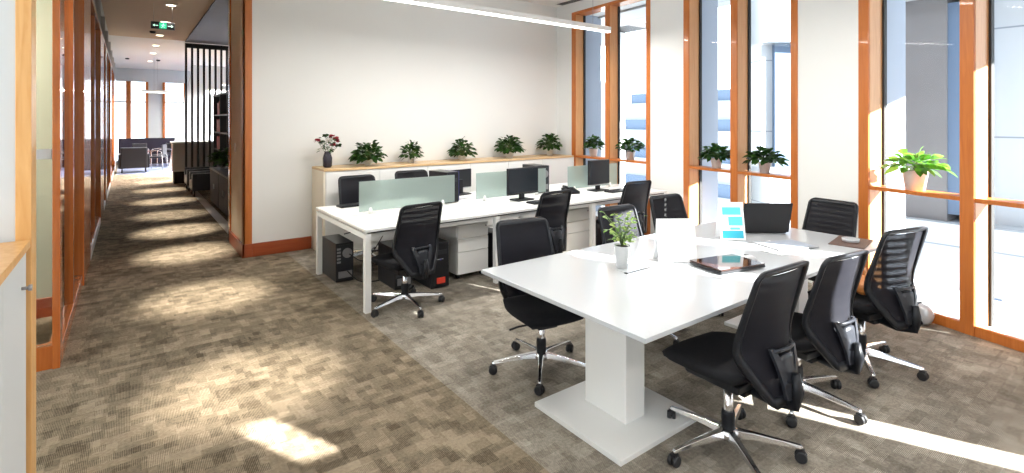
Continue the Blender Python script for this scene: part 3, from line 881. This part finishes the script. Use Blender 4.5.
GC = 'black mesh office chairs'
chairs = [
    # x, y, rz(deg; 0 faces +Y), lift, base spin, label
    (2.52, 1.48, -3, .047, 5, 'nearest black mesh-back office chair, at the left end of the meeting table near side'),
    (3.33, 1.50, -8, -.02, -26, 'middle of three black mesh office chairs along the near side of the meeting table'),
    (4.17, 1.44, -15, .03, -9, 'black mesh office chair closest to the nearest window, facing the meeting table'),
    (2.31, 2.75, 169, .0, 41, 'black office chair under the meeting table corner, seat showing below the tabletop'),
    (3.36, 2.72, 176, .0, 0, 'black office chair across the meeting table behind the small herb plant'),
    (4.24, 2.88, 174, .0, 0, 'black office chair across the meeting table behind the blank white card'),
    (4.95, 2.07, 84, .0, 0, 'black ribbed-back office chair at the far head of the meeting table'),
    (2.07, 4.44, 6, .0, -44, 'black mesh office chair pulled up to the left unit of the long bench desk'),
    (3.60, 4.34, 2, .0, 0, 'black mesh chair at the bench desk, between the two white drawer units'),
    (5.03, 4.40, -6, .0, 0, 'black mesh office chair at the bench desk below the farther monitor'),
    (2.38, 6.22, 183, .03, 0, 'leftmost black chair behind the frosted screens, by the storage ledge'),
    (3.13, 6.22, 180, .05, 0, 'second black chair behind the frosted screens, right of the leftmost'),
    (-1.0, 5.45, 120, .0, 0, 'black office chair inside the small glazed office at left'),
]
ch0 = None
for i, (x, y, rz, lift, sp, lab) in enumerate(chairs):
    if ch0 is None:
        c = ch0 = make_chair((x, y, 0), R(rz), lab, GC)
    else:
        c = copy_tree(ch0, None, lab); c.location = (x, y, 0); c.rotation_euler = (0, 0, R(rz))
    set_lift(c, lift); spin_base(c, R(sp))
    if 'frosted screens' in lab: c.scale = (1.12, 1.0, 1.0)

# ---------------------------------------------------------------- long white bench desk
BX0, BX1, BY0, BY1 = 1.70, 6.04, 4.46, 5.98
bd = thing('bench_desk', 'long white shared bench desk with square white legs before the ledge', 'desk', (0, 0, 0))
for k in range(3):
    a = BX0 + k * (BX1 - BX0) / 3; b = BX0 + (k + 1) * (BX1 - BX0) / 3
    MB().span((a + .001, BY0, .725), (b - .001, BY0 + .745, .75)).build('desktop', M['white'], bd, bevel=0.002)
    MB().span((a + .001, BY0 + .775, .725), (b - .001, BY1, .75)).build('desktop', M['white'], bd, bevel=0.002)
    MB().span((a + .02, BY0 + .06, .665), (b - .02, BY0 + .09, .705)).build('beam', M['white_metal'], bd)
    MB().span((a + .02, BY1 - .09, .665), (b - .02, BY1 - .06, .705)).build('beam', M['white_metal'], bd)
    MB().span((a + .02, BY0 + .745, .70), (b - .02, BY0 + .775, .738)).build('centre_strip', M['white_metal'], bd)
MB().span((BX0 + .03, BY0 + .03, .708), (BX1 - .03, BY1 - .03, .725)).build('shadow_gap', M['seam'], bd)
for x in (BX0, BX0 + 1.42, BX0 + 2.87, BX1 - .055):
    for y in (BY0 + .005, BY1 - .06):
        MB().span((x, y, 0), (x + .055, y + .055, .708)).build('leg', M['white_metal'], bd, bevel=0.002)
    MB().span((x + .004, BY0 + .06, .66), (x + .051, BY1 - .06, .708)).build('cross_beam', M['white_metal'], bd)

labs = ['frosted glass desk screen, left unit of the bench desk', 'frosted glass desk screen in the middle behind the nearer monitor', 'frosted glass desk screen at the window end behind the farther monitor']
for (a, b), lb in zip(((1.92, 3.06), (3.36, 4.46), (4.86, 5.86)), labs):
    s = thing('desk_screen', lb, 'screen', (a, BY0 + .76, .75), 0, 'frosted screens on the bench desk')
    L = b - a
    MB().span((0, -.005, .03), (L, .005, .345)).build('glass_panel', M['frost'], s, bevel=0.003)
    for xx in (.12, L - .16):
        MB().lathe([(.022, 0), (.020, .04), (.012, .065), (.0, .068)], (xx, -.004, 0), 14).build('clamp', M['white_metal'], s)

def drawer_unit(x, y, label):
    t = thing('drawer_pedestal', label, 'drawers', (x, y, 0), 0, 'white drawer pedestals under the bench desk')
    MB().span((0, .02, .06), (.40, .56, .60)).build('body', M['white'], t, bevel=0.003)
    for z0, z1 in ((.065, .30), (.305, .445), (.45, .595)):
        d = MB().span((.004, 0, z0), (.396, .02, z1)).build('drawer', M['white'], t, bevel=0.002)
        if z0 > .44: MB().cyl((.365, -.003, z1 - .035), .010, .006, 12, 'Y').build('lock', M['grey_metal'], d)
    for sx in (.05, .35):
        for sy in (.08, .50):
            MB().cyl((sx, sy, .03), .028, .025, 12, 'X').build('caster', M['rubber'], t)
    return t
drawer_unit(2.84, 4.78, 'white three-drawer pedestal left of the chair, beside the red-labelled computer')
drawer_unit(4.42, 4.76, 'white three-drawer pedestal under the middle of the bench desk')

# desktop computers
def tower(x, y, z, rz, label, kind, wdh=(.19, .44, .42)):
    w, d, h = wdh
    t = thing('computer_tower', label, 'computer', (x, y, z), R(rz), 'black computer towers')
    MB().span((-w / 2, -d / 2, .008), (w / 2, d / 2, h)).build('case', M['black_case'], t, bevel=0.006)
    ft = MB()
    for sx in (-1, 1):
        for sy in (-1, 1): ft.cyl((sx * (w / 2 - .025), sy * (d / 2 - .05), .005), .014, .010, 10)
    ft.build('feet', M['rubber'], t)
    if kind == 'rear':
        MB().span((-w / 2 + .01, -d / 2 - .003, .03), (w / 2 - .01, -d / 2, h - .02)).build('rear_plate', M['plastic_grey'], t)
        f = MB(); f.lathe([(.052, -.010), (.052, 0)], (.025, -d / 2 - .003, h - .11), 20, 'Y')
        f.build('fan_grille', M['case_grey'], t)
        MB().span((-.07, -d / 2 - .012, .05), (.075, -d / 2 - .003, .12)).build('socket_panel', M['case_grey'], t)
        g = MB()
        for k in range(5): g.span((-.085, -d / 2 - .008, h - .07 - k * .035), (-.045, -d / 2 - .003, h - .05 - k * .035))
        g.build('port', M['case_grey'], t)
    else:
        MB().span((-w / 2 + .012, -d / 2 - .008, .02), (w / 2 - .012, -d / 2, h - .01)).build('front_panel', M['plastic'], t, bevel=0.004)
        MB().span((-w / 2 + .03, -d / 2 - .012, h - .12), (w / 2 - .03, -d / 2 - .008, h - .075)).build('disc_drive', M['plastic_grey'], t)
        MB().cyl((0, -d / 2 - .010, h - .17), .010, .006, 12, 'Y').build('power_button', M['blue'], t)
    return t
tower(1.86, 5.72, 0, 0, 'black computer tower on the floor under the left end of the bench, sockets showing', 'rear', (.19, .48, .42))
pcb = tower(2.58, 4.92, 0, 0, 'black computer tower with red label beside the white drawer pedestal', 'front', (.21, .46, .47))
MB().span((-.045, -.246, .055), (.05, -.2385, .115)).build('red_label', M['red'], pcb)
MB().span((-.05, -.243, .30), (.03, -.2385, .306)).build('silver_stripe', M['silver'], pcb)
tower(3.48, 5.0, 0, 4, 'black computer tower under the bench right of the nearer drawer pedestal', 'front')
tower(5.05, 5.0, 0, 0, 'black computer tower under the bench below the farther monitor', 'front')
p = tower(3.06, 5.48, .75, 8, 'black computer tower with blue edge standing on the bench desk', 'front', (.18, .36, .37))
MB().span((.091, -.18, .02), (.095, .10, .37)).build('blue_edge', M['blue'], p)
p = tower(4.50, 5.48, .75, -4, 'black perforated computer tower on the bench behind the nearer monitor', 'rear', (.20, .36, .37))
tower(2.26, 5.10, 0, 0, 'black computer tower standing in shade behind the first bench chair', 'rear')

# monitors
def monitor(x, y, rz, label, w=.50, h=.30):
    t = thing('monitor', label, 'monitor', (x, y, .75), R(rz), 'desktop monitors')
    MB().span((-w / 2, -.0, .09), (w / 2, .035, .09 + h)).build('housing', M['black_case'], t, bevel=0.006)
    MB().span((-w / 2 + .012, -.004, .105), (w / 2 - .012, 0, .09 + h - .014)).build('display', M['screen'], t)
    MB().span((-w / 2, -.003, .078), (w / 2, .03, .09)).build('lower_bezel', M['plastic'] if w > .45 else M['silver'], t)
    MB().span((-.035, .02, .01), (.035, .055, .20)).build('stand', M['plastic'], t, bevel=0.006)
    MB().span((-.13, -.06, 0), (.13, .12, .014)).build('stand_base', M['plastic'], t, bevel=0.005)
    return t
monitor(3.90, 4.98, 4, 'nearer dark monitor on the bench desk, in the middle', .50, .31)
monitor(5.28, 5.02, 2, 'farther dark monitor on the bench desk before the far window', .42, .34)
mo = monitor(3.52, 5.90, 190, 'dark monitor turned away on the far side of the bench behind the blue-edged tower', .40, .24)

def keyboard(x, y, rz, label, L=.44):
    t = thing('keyboard', label, 'keyboard', (x, y, .75), R(rz), 'black keyboards')
    MB().box((0, 0, .009), (L, .15, .018)).build('keyboard_body', M['plastic'], t, bevel=0.003)
    k = MB()
    for r_ in range(5):
        for c in range(14): k.box((-L / 2 + .02 + c * (L - .04) / 13, -.055 + r_ * .027, .020), (.022, .020, .006))
    o = k.build('keys', M['plastic_grey'], t)
    return t
keyboard(2.10, 5.82, 4, 'black keyboard at the far left corner of the bench desk', .40)
keyboard(4.0, 4.72, 5, 'black keyboard in front of the nearer monitor')
keyboard(5.45, 4.82, 2, 'black keyboard in front of the farther monitor')
# desk phone
ph = thing('desk_phone', 'black desk telephone left of the farther monitor', 'telephone', (4.78, 5.08, .75), R(-15))
MB().prism([(-.10, 0), (.10, 0), (.10, .03), (-.10, .07)], -.09, .09, xf=lambda v: Vector((v.z, -v.x, v.y))).build('phone_body', M['plastic'], ph, bevel=.004)
MB().tube([(-.06, -.09, .065), (-.06, 0, .085), (-.06, .09, .085)], .018, 10).build('handset', M['plastic'], ph)
k = MB()
for a in range(3):
    for b_ in range(4): k.box((.0 + a * .026, -.05 + b_ * .028, .052 + b_ * .006), (.018, .018, .01))
k.build('dial_keys', M['plastic_grey'], ph)
# papers on the bench
def sheets(name, x, y, z, rz, label, n=3, w=.21, d=.297, m='paper', cat='paper'):
    mb = MB(); rr = random.Random(int(x * 100))
    for k in range(n):
        mb.box((rr.uniform(-.02, .02), rr.uniform(-.02, .02), .002 + k * .003), (w, d, .0025), Matrix.Rotation(rr.uniform(-.25, .25), 3, 'Z'))
    o = mb.build(name, M[m], loc=(x, y, z)); o.rotation_euler = (0, 0, R(rz))
    return tag(o, label, cat)
sheets('paper_stack', 4.12, 5.02, .75, 20, 'loose white papers between the nearer monitor and desk screen', 4)
sheets('paper_stack', 3.30, 5.66, .75, 10, 'white papers beside the blue-edged computer tower', 5)
# cables
def cable(pts, label, m='cable', r=.006):
    o = MB().tube(pts, r, 6).build('cable', M[m]); tag(o, label, 'cable')
def smooth(pts, n=6):
    out = []
    P_ = [Vector(p) for p in pts]; P_ = [P_[0]] + P_ + [P_[-1]]
    for i in range(1, len(P_) - 2):
        for k in range(n):
            t = k / n; p0, p1, p2, p3 = P_[i - 1:i + 3]
            out.append(0.5 * ((2 * p1) + (p2 - p0) * t + (2 * p0 - 5 * p1 + 4 * p2 - p3) * t * t + (3 * p1 - p0 - 3 * p2 + p3) * t ** 3))
    out.append(P_[-2]); return out
cable(smooth([(1.88, 5.46, .12), (1.98, 5.38, .015), (2.12, 5.30, .008), (2.28, 5.34, .008), (2.40, 5.5, .008)]), 'black cable curling on the carpet from the leftmost floor computer tower')
cable(smooth([(1.90, 5.46, .30), (2.05, 5.40, .22), (2.22, 5.35, .45), (2.30, 5.3, .66)]), 'black cable rising from the leftmost floor computer tower to the desktop')
cable(smooth([(4.95, 5.3, .68), (5.0, 5.25, .4), (4.92, 5.2, .15), (5.02, 5.2, .01)]), 'white cable hanging under the bench below the farther monitor', 'cable_white', .008)
cable(smooth([(3.22, 5.2, .69), (3.25, 5.1, .45), (3.3, 5.02, .20), (3.26, 4.98, .02)]), 'black cable hanging beside the nearer drawer pedestal')

# ---------------------------------------------------------------- meeting table
TX0, TX1, TY0, TY1 = 1.86, 4.86, 1.49, 2.83
mt = thing('meeting_table', 'large glossy white meeting table on square column feet', 'table', (0, 0, 0))
MB().span((TX0, TY0, .725), (TX1, TY1, .75)).build('tabletop', M['table'], mt, bevel=0.003)
for cx in (2.31, 4.38):
    MB().span((cx - .34, 1.73, 0), (cx + .34, 2.41, .028)).build('foot_plate', M['white'], mt, bevel=0.003)
    MB().span((cx - .08, 1.92, .028), (cx + .08, 2.24, .69)).build('column', M['white'], mt, bevel=0.003)
MB().span((2.2, 1.95, .69), (4.5, 2.2, .725)).build('under_frame', M['white_metal'], mt)
MB().span((2.56, 2.20, .7495), (3.20, 2.33, .7525)).build('cable_flap', M['table'], mt, bevel=0.001)
MB().span((2.56, 2.192, .7495), (3.20, 2.198, .7515)).build('flap_seam', M['seam'], mt)
MB().span((2.548, 2.19, .7495), (2.562, 2.21, .755)).build('flap_hinge', M['seam'], mt)

# blank tent card
def tent(name, x, y, rz, w, h, dp, label, cat, m='paper'):
    t = thing(name, label, cat, (x, y, .753), R(rz))
    for s_ in (-1, 1):
        mb = MB(); th = .003
        mb.prism([(s_ * dp / 2, 0), (s_ * (dp / 2 - th), 0), (-s_ * th * .2, h), (s_ * th * .8, h)], -w / 2, w / 2, xf=lambda v: Vector((v.z, v.x, v.y)))
        mb.build('card_face', M[m], t)
    return t
tent('tent_card', 3.07, 2.20, -34, .27, .29, .12, 'blank white standing card on the meeting table right of the herb plant', 'card')
br = tent('brochure_stand', 4.00, 2.33, -38, .20, .30, .13, 'standing white card printed with teal blocks on the meeting table', 'card')
for (x0, x1, z0, z1, mm) in ((-.075, .075, .20, .26, 'teal'), (-.03, .085, .115, .185, 'teal'), (-.085, .085, .015, .075, 'teal_dark'), (-.02, .06, .082, .10, 'teal')):
    y0 = -.065 + z0 * .0626 / .30 - .0016; y1 = -.065 + z1 * .0626 / .30 - .0016
    mb = MB(); mb.add([(x0, y0, z0), (x1, y0, z0), (x1, y1, z1), (x0, y1, z1), (x0, y0 + .001, z0), (x1, y0 + .001, z0), (x1, y1 + .001, z1), (x0, y1 + .001, z1)],
        [(0, 1, 2, 3), (7, 6, 5, 4), (0, 4, 5, 1), (1, 5, 6, 2), (2, 6, 7, 3), (3, 7, 4, 0)])
    mb.build('print_block', M[mm], br)

# closed dark laptop
lp = thing('closed_laptop', 'closed dark glossy laptop lying on the near edge of the meeting table', 'laptop', (3.22, 1.90, .75), R(-12))
MB().span((-.20, -.14, .006), (.20, .14, .024)).build('base', M['laptop_black'], lp, bevel=0.008, seg=3)
MB().span((-.198, -.138, .025), (.198, .138, .034)).build('lid', M['laptop_lid'], lp, bevel=0.006, seg=3)
mb = MB()
for sx in (-1, 1):
    for sy in (-1, 1): mb.cyl((sx * .17, sy * .11, .003), .012, .006, 10)
mb.build('feet', M['rubber'], lp)
ms = thing('computer_mouse', 'small silver mouse beside the closed dark laptop', 'mouse', (3.50, 1.90, .75), R(30))
vs = []; fs = []
mb = MB(); mb.lathe([(.030, 0), (.034, .008), (.030, .020), (.018, .030), (.004, .034)], n=18)
mb.v = [(x * .95, y * 1.5, z) for x, y, z in mb.v]
mb.build('shell', M['silver'], ms)
MB().span((-.002, -.0, .028), (.002, .03, .036)).build('wheel', M['plastic'], ms)

# open laptop, lid back to the camera
ol = thing('open_laptop', 'open black laptop seen from behind its screen at the far end of the table', 'laptop', (4.42, 2.26, .75), R(142))
MB().span((-.19, -.26, .004), (.19, .0, .022)).build('base', M['laptop_black'], ol, bevel=0.005)
rot = Matrix.Rotation(R(-16), 3, 'X')
mb = MB(); mb.box((0, .037, .145), (.41, .014, .27), rot); mb.build('lid', M['laptop_black'], ol, bevel=0.004)
mb = MB(); mb.box((0, .030, .14), (.36, .004, .22), rot); mb.build('screen', M['screen'], ol)
k = MB()
for r_ in range(5):
    for c in range(13): k.box((-.16 + c * .0265, -.20 + r_ * .026, .023), (.021, .020, .004))
k.build('keys', M['plastic_grey'], ol)
# tablet / clipboard and papers
tb = thing('glass_clipboard', 'flat pale grey glass tablet on papers before the open laptop', 'tablet', (4.10, 1.93, .758), R(-20))
MB().span((-.19, -.13, 0), (.19, .13, .008)).build('tablet_body', M['grey_metal'], tb, bevel=0.003)
MB().span((-.175, -.115, .008), (.175, .115, .0095)).build('tablet_face', M['ext_grey'], tb)
sheets('paper_stack', 3.98, 1.95, .75, -10, 'white papers under the flat tablet on the meeting table', 2, .36, .30)
mm = MB().box((0, 0, .003), (.40, .24, .005)).build('placemat', M['mat_brown'], loc=(4.66, 1.68, .75), bevel=0.001); mm.rotation_euler = (0, 0, R(10))
tag(mm, 'brown desk mat at the window end of the meeting table', 'mat')
ash = thing('ashtray', 'small round glass dish on the brown mat', 'dish', (4.65, 1.68, .7555))
MB().lathe([(.05, 0), (.058, .004), (.062, .028), (.054, .030), (.045, .010), (.0, .008)], n=24, cap=False).build('dish', M['silver'], ash)
MB().cyl((0, 0, .011), .040, .002, 20).build('dish_inside', M['plastic'], ash)

# tan bag on the third near chair, silver bag on the window curb
def blob(name, loc, d, m, label, cat, rz=0, extra=None):
    t = thing(name, label, cat, loc, R(rz))
    mb = MB(); vs = []; fs = []; nu, nv = 20, 10; rr = random.Random(9)
    for j in range(nv + 1):
        ph_ = -PI / 2 + PI * j / nv
        for i in range(nu):
            th = 2 * PI * i / nu
            def se(x, e): return math.copysign(abs(x) ** e, x)
            k = 1 + rr.uniform(-.04, .04)
            vs.append((se(math.cos(ph_), .6) * se(math.cos(th), .7) * d[0] / 2 * k, se(math.cos(ph_), .6) * se(math.sin(th), .7) * d[1] / 2 * k, d[2] / 2 + se(math.sin(ph_), .7) * d[2] / 2))
    for j in range(nv):
        for i in range(nu): fs.append((j * nu + i, j * nu + (i + 1) % nu, (j + 1) * nu + (i + 1) % nu, (j + 1) * nu + i))
    mb.add(vs, fs, True); mb.build('bag_body', M[m], t)
    return t
hb = blob('handbag', (4.13, 1.40, .524), (.24, .14, .11), 'leather_tan', 'small tan leather bag on the seat of the chair closest to the window', 'bag', 20)
MB().tube(smooth([(-.08, 0, .11), (-.05, 0, .16), (.05, 0, .16), (.08, 0, .11)]), .006, 6).build('handle', M['leather_tan'], hb)
sb = blob('shoulder_bag', (5.43, 1.46, .0), (.12, .26, .17), 'silver', 'crumpled silver and black bag on the carpet against the nearest window', 'bag', -20)
mb = MB()
for k in range(3): mb.tube(smooth([(-.062, -.09 + k * .06, .02), (-.064, -.06 + k * .06, .09), (-.035, -.03 + k * .05, .162), (.03, -.02 + k * .05, .168)]), .010, 6)
mb.build('black_straps', M['plastic'], sb)

# ---------------------------------------------------------------- pendant lamps, and added fill lamps of the same shape
def pendant(x0, x1, y, z, label, power):
    t = thing('pendant_lamp', label, 'lamp', ((x0 + x1) / 2, y, z), 0, 'linear white pendant lamps')
    L = x1 - x0
    MB().span((-L / 2, -.03, .02), (L / 2, .03, .085)).build('housing', M['white_metal'], t, bevel=0.003)
    MB().span((-L / 2 + .01, -.026, .0), (L / 2 - .01, .026, .02)).build('diffuser', M['lamp'], t)
    for xx in (-L / 2 + .35, L / 2 - .35):
        MB().tube([(xx, 0, .085), (xx, 0, H - z)], .003, 6).build('suspension_wire', M['grey_metal'], t)
    ld = bpy.data.lights.new('tube_light', 'AREA'); ld.shape = 'RECTANGLE'; ld.size = L; ld.size_y = .06; ld.energy = power; ld.color = (1, .97, .92)
    lo = bpy.data.objects.new('tube_light', ld); COL.objects.link(lo); lo.location = (0, 0, -.01); lo.parent = t
    return t
pendant(1.75, 5.68, 5.20, 3.02, 'long slim white linear pendant lamp hanging above the bench desk', 70)
pendant(1.6, 4.6, 2.20, 2.95, 'added unseen fill lamp above the meeting table', 35)  # out of view, added to fill the room with light
pendant(0.2, 3.4, -1.0, 2.95, 'added unseen fill lamp behind the camera', 40)  # added out of view to brighten the interior

pendant(.35, 1.15, 21.0, 2.66, 'short linear pendant lamp hanging before the far windows', 180)
pendant(2.5, 6.5, 19.5, 2.9, 'added fill lamp in the far lobby behind the black bars', 900)  # added to brighten the lobby and its ceiling
pendant(2.5, 6.5, 23.0, 2.9, 'second added fill lamp deeper in the far lobby', 600)  # more added lobby fill, farther in
pendant(-3.2, -1.2, 5.4, 3.2, 'added fill lamp inside the small glazed office', 170)  # added to light the green wall behind the glass
# corridor downlights
dl = None
spots_y = [3.73, 5.84, 7.9, 9.6, 11.3, 13.3, 15.45, 17.6, 19.7, 22.4]
SX = .63
for i, y in enumerate(spots_y):
    if dl is None:
        t = dl = thing('downlight', 'x', 'lamp', (SX, y, H), 0, 'round ceiling downlights along the corridor')
        MB().lathe([(.075, -.012), (.095, -.008), (.095, 0)], n=24, cap=False).build('trim_ring', M['white_metal'], t)
        MB().cyl((0, 0, -.006), .072, .006, 24).build('lens', M['spot_glow'], t)
        ld = bpy.data.lights.new('spot_light', 'SPOT'); ld.energy = 1250; ld.spot_size = R(21); ld.spot_blend = 1.0; ld.color = (1, .93, .82); ld.shadow_soft_size = .05
        lo = bpy.data.objects.new('spot_light', ld); COL.objects.link(lo); lo.location = (0, 0, -.02); lo.parent = t
    else:
        t = copy_tree(dl); t.location = (SX, y, H if y < 16.2 else H)
    nth = ['first', 'second', 'third', 'fourth', 'fifth', 'sixth', 'seventh', 'eighth', 'ninth', 'tenth'][i]
    t['label'] = 'round recessed downlight in the corridor ceiling, %s from the camera' % nth

# exit sign
ex = thing('exit_sign', 'small hanging green exit sign with arrows in the corridor', 'sign', (.51, 11.3, 3.39))
MB().span((-.18, -.012, 0), (.18, .012, .13)).build('sign_box', M['black_metal'], ex, bevel=0.003)
MB().span((-.055, -.016, .012), (.055, -.012, .118)).build('pictogram_panel', M['sign_green'], ex)
rm = MB()   # running figure through a doorway
rm.box((.005, -.018, .098), (.016, .003, .016))
rm.box((0, -.018, .07), (.014, .003, .036), Matrix.Rotation(.3, 3, 'Y'))
rm.box((.018, -.018, .076), (.03, .003, .007), Matrix.Rotation(.5, 3, 'Y')); rm.box((-.018, -.018, .072), (.03, .003, .007), Matrix.Rotation(-.6, 3, 'Y'))
rm.box((.014, -.018, .042), (.008, .003, .034), Matrix.Rotation(-.5, 3, 'Y')); rm.box((-.014, -.018, .038), (.008, .003, .038), Matrix.Rotation(.6, 3, 'Y'))
rm.build('running_figure', M['sign_light'], ex)
for s_ in (-1, 1):
    ar = MB(); ar.box((s_ * .10, -.014, .062), (.055, .003, .012))
    ar.prism([(s_ * .155, .062), (s_ * .125, .085), (s_ * .125, .039)], -.0155, -.0125, xf=lambda v: Vector((v.x, v.z, v.y)))
    ar.build('arrow', M['sign_light'], ex)
for xx in (-.14, .14): MB().tube([(xx, 0, .13), (xx, 0, H - 3.39)], .0025, 6).build('hanging_rod', M['grey_metal'], ex)

sw = MB().span((1.160, 7.82, 1.30), (1.1735, 7.90, 1.42)).build('light_switch', M['white'], bevel=.003); tag(sw, 'small white switch plate on the narrow cream end of the back wall', 'switch')
# smoke detectors in the corridor ceiling
for x, y, lb in ((.47, 14.9, 'small round ceiling detector beyond the exit sign'), (-.02, 21.8, 'left small round detector on the far white ceiling'), (.85, 21.8, 'right small round detector on the far white ceiling')):
    o = MB().lathe([(.06, 0), (.06, -.03), (.04, -.045), (.0, -.045)], n=16, cap=False).build('smoke_detector', M['plastic_grey'] if y > 20 else M['seam'], loc=(x, y, H)); tag(o, lb, 'detector')

# ---------------------------------------------------------------- far furniture
def armchair(x, y, rz, label, s=1.0):
    t = thing('armchair', label, 'chair', (x, y, 0), R(rz), 'dark armchairs by the corridor end')
    MB().span((-.36, -.34, .16), (.36, .36, .42)).build('seat', M['black_case'], t, bevel=.03)
    MB().span((-.36, -.44, .16), (.36, -.30, .84)).build('backrest', M['black_case'], t, bevel=.03)
    for s_ in (-1, 1):
        MB().span((s_ * .36 - .06, -.40, .16), (s_ * .36 + .06, .36, .62)).build('armrest', M['black_case'], t, bevel=.02)
        for sy in (-.32, .30): MB().cyl((s_ * .32, sy, .08), .02, .16, 10).build('leg', M['black_metal'], t)
    return t
armchair(.16, 21.4, 0, 'big black armchair nearest the partition at the corridor end')
armchair(1.46, 15.2, 90, 'black armchair behind the dark cabinets near the black bars').scale = (.85, .85, .85)
armchair(1.46, 13.9, 90, 'black armchair right behind the farther dark cabinet').scale = (.85, .85, .85)
def wire_chair(x, y, rz, label):
    t = thing('side_chair', label, 'chair', (x, y, 0), R(rz), 'side chairs by the corridor end')
    MB().box((0, 0, .45), (.46, .46, .06)).build('seat', M['black_case'], t, bevel=.02)
    MB().box((0, -.24, .70), (.44, .04, .36)).build('backrest', M['black_case'], t, bevel=.02)
    for s_ in (-1, 1):
        MB().tube(smooth([(s_ * .26, .24, 0.02), (s_ * .26, .24, .40), (s_ * .26, .20, .64), (s_ * .26, -.18, .66), (s_ * .24, -.24, .5), (s_ * .26, -.28, .02)]), .014, 6).build('frame', M['chrome'], t)
    return t
wire_chair(.80, 22.0, 70, 'black side chair with bright metal frame, right of the black armchair')
wire_chair(1.0, 23.2, 110, 'rear side chair with metal frame near the leaning column')
wire_chair(.35, 23.4, 180, 'rear side chair with metal frame behind the black armchair')

# ---------------------------------------------------------------- outside
gr = MB().span((-30, -40, -4.6), (60, 60, -4.5)).build('ground_outside', M['ext_ground']); struct(gr)
# terrace ledge following the facade
ys = [7.2, 6, 5, 4, 3, 2, 1.5, .5, -.5, -1.5, -2.5, -3.4]
inner_ = [(wx(y) + .72, y - .15) for y in ys]; outer_ = [(wx(y) + 1.05, y - .2) for y in ys]
struct(MB().prism(inner_ + outer_[::-1], -.45, 0.03).build('trim_ledge_outside', M['ext_white']))
cy_ = [(wx(y) + .60, y) for y in (-2.0, -1.5, -.5, .5, 1.5, 2.0, 3.0, 4.0, 5.0, 6.0)] + [(7.2, 8.0), (8.0, 8.0), (7.9, 3.0), (8.6, -.78), (6.65, -1.63)]
struct(MB().prism(cy_, 3.63, 4.0).build('ceiling_canopy_outside', M['ext_white']))
# neighbouring curved wing
nb_ = thing('neighbour_building', 'pale curved building wing seen through the right hand windows', 'building', (0, 0, 0))
def arc(r0, r1, a0, a1, z0, z1, cx=6.0, cy=-2.0, n=24):
    pts = [(cx + r0 * math.cos(a0 + (a1 - a0) * i / n), cy + r0 * math.sin(a0 + (a1 - a0) * i / n)) for i in range(n + 1)]
    pts += [(cx + r1 * math.cos(a1 - (a1 - a0) * i / n), cy + r1 * math.sin(a1 - (a1 - a0) * i / n)) for i in range(n + 1)]
    return MB().prism(pts, z0, z1)
A0, A1 = R(2), R(58)
for z0, z1 in ((-4.5, -2.2), (-1.0, 0.75), (3.35, 5.4), (8.2, 10)):
    arc(8.6, 9.6, A0, A1, z0, z1).build('facade_band', M['ext_white'], nb_)
arc(8.9, 9.5, A0, A1, -4.5, 10).build('facade_core', M['ext_white'], nb_)
for k in range(9):
    a = A0 + (A1 - A0) * (k + .25) / 9; b_ = a + (A1 - A0) / 9 * .5
    arc(8.8, 8.92, a, b_, .75, 3.35, n=4).build('window_strip', M['ext_glass'], nb_)
    arc(8.8, 8.92, a, b_, -2.2, -1.0, n=4).build('window_strip', M['ext_glass'], nb_)
# grey block opposite the nearest window
gb = thing('grey_building', 'dark grey stone block with a glass strip outside the nearest window', 'building', (9.3, 1.6, -4.5))
MB().span((0, .55, 4.8), (1.6, 1.5, 8.0)).build('wall', M['ext_dark'], gb)
MB().span((.05, .22, 4.9), (1.6, .55, 7.9)).build('glass_strip', M['ext_glass'], gb)
MB().span((.3, -3.2, 4.8), (1.6, .22, 8.0)).build('white_wall', M['ext_white'], gb)
MB().span((-.3, -3.2, 8.0), (2.0, 1.6, 9.9)).build('white_fascia', M['ext_white'], gb)
MB().span((-.2, -3.2, 0), (2.0, 1.5, 4.8)).build('white_base', M['ext_white'], gb)
for ya, yb in ((-.06, .42), (-1.75, -.95)): MB().span((-.22, ya, 2.6), (-.2, yb, 3.9)).build('low_window', M['ext_glass'], gb)
# distant building outside the far window
db = thing('distant_building', 'distant pale terraced building low in the far window', 'building', (34, 24, -4.5))
for k in range(4):
    MB().span((-4 + k, -9, k * 2.1), (6, 9 - k * 1.5, k * 2.1 + 1.3)).build('storey', M['ext_white'], db)
    MB().span((-3.6 + k, -8.7, k * 2.1 + 1.3), (6, 8.7 - k * 1.5, k * 2.1 + 2.1)).build('window_band', M['ext_glass'], db)
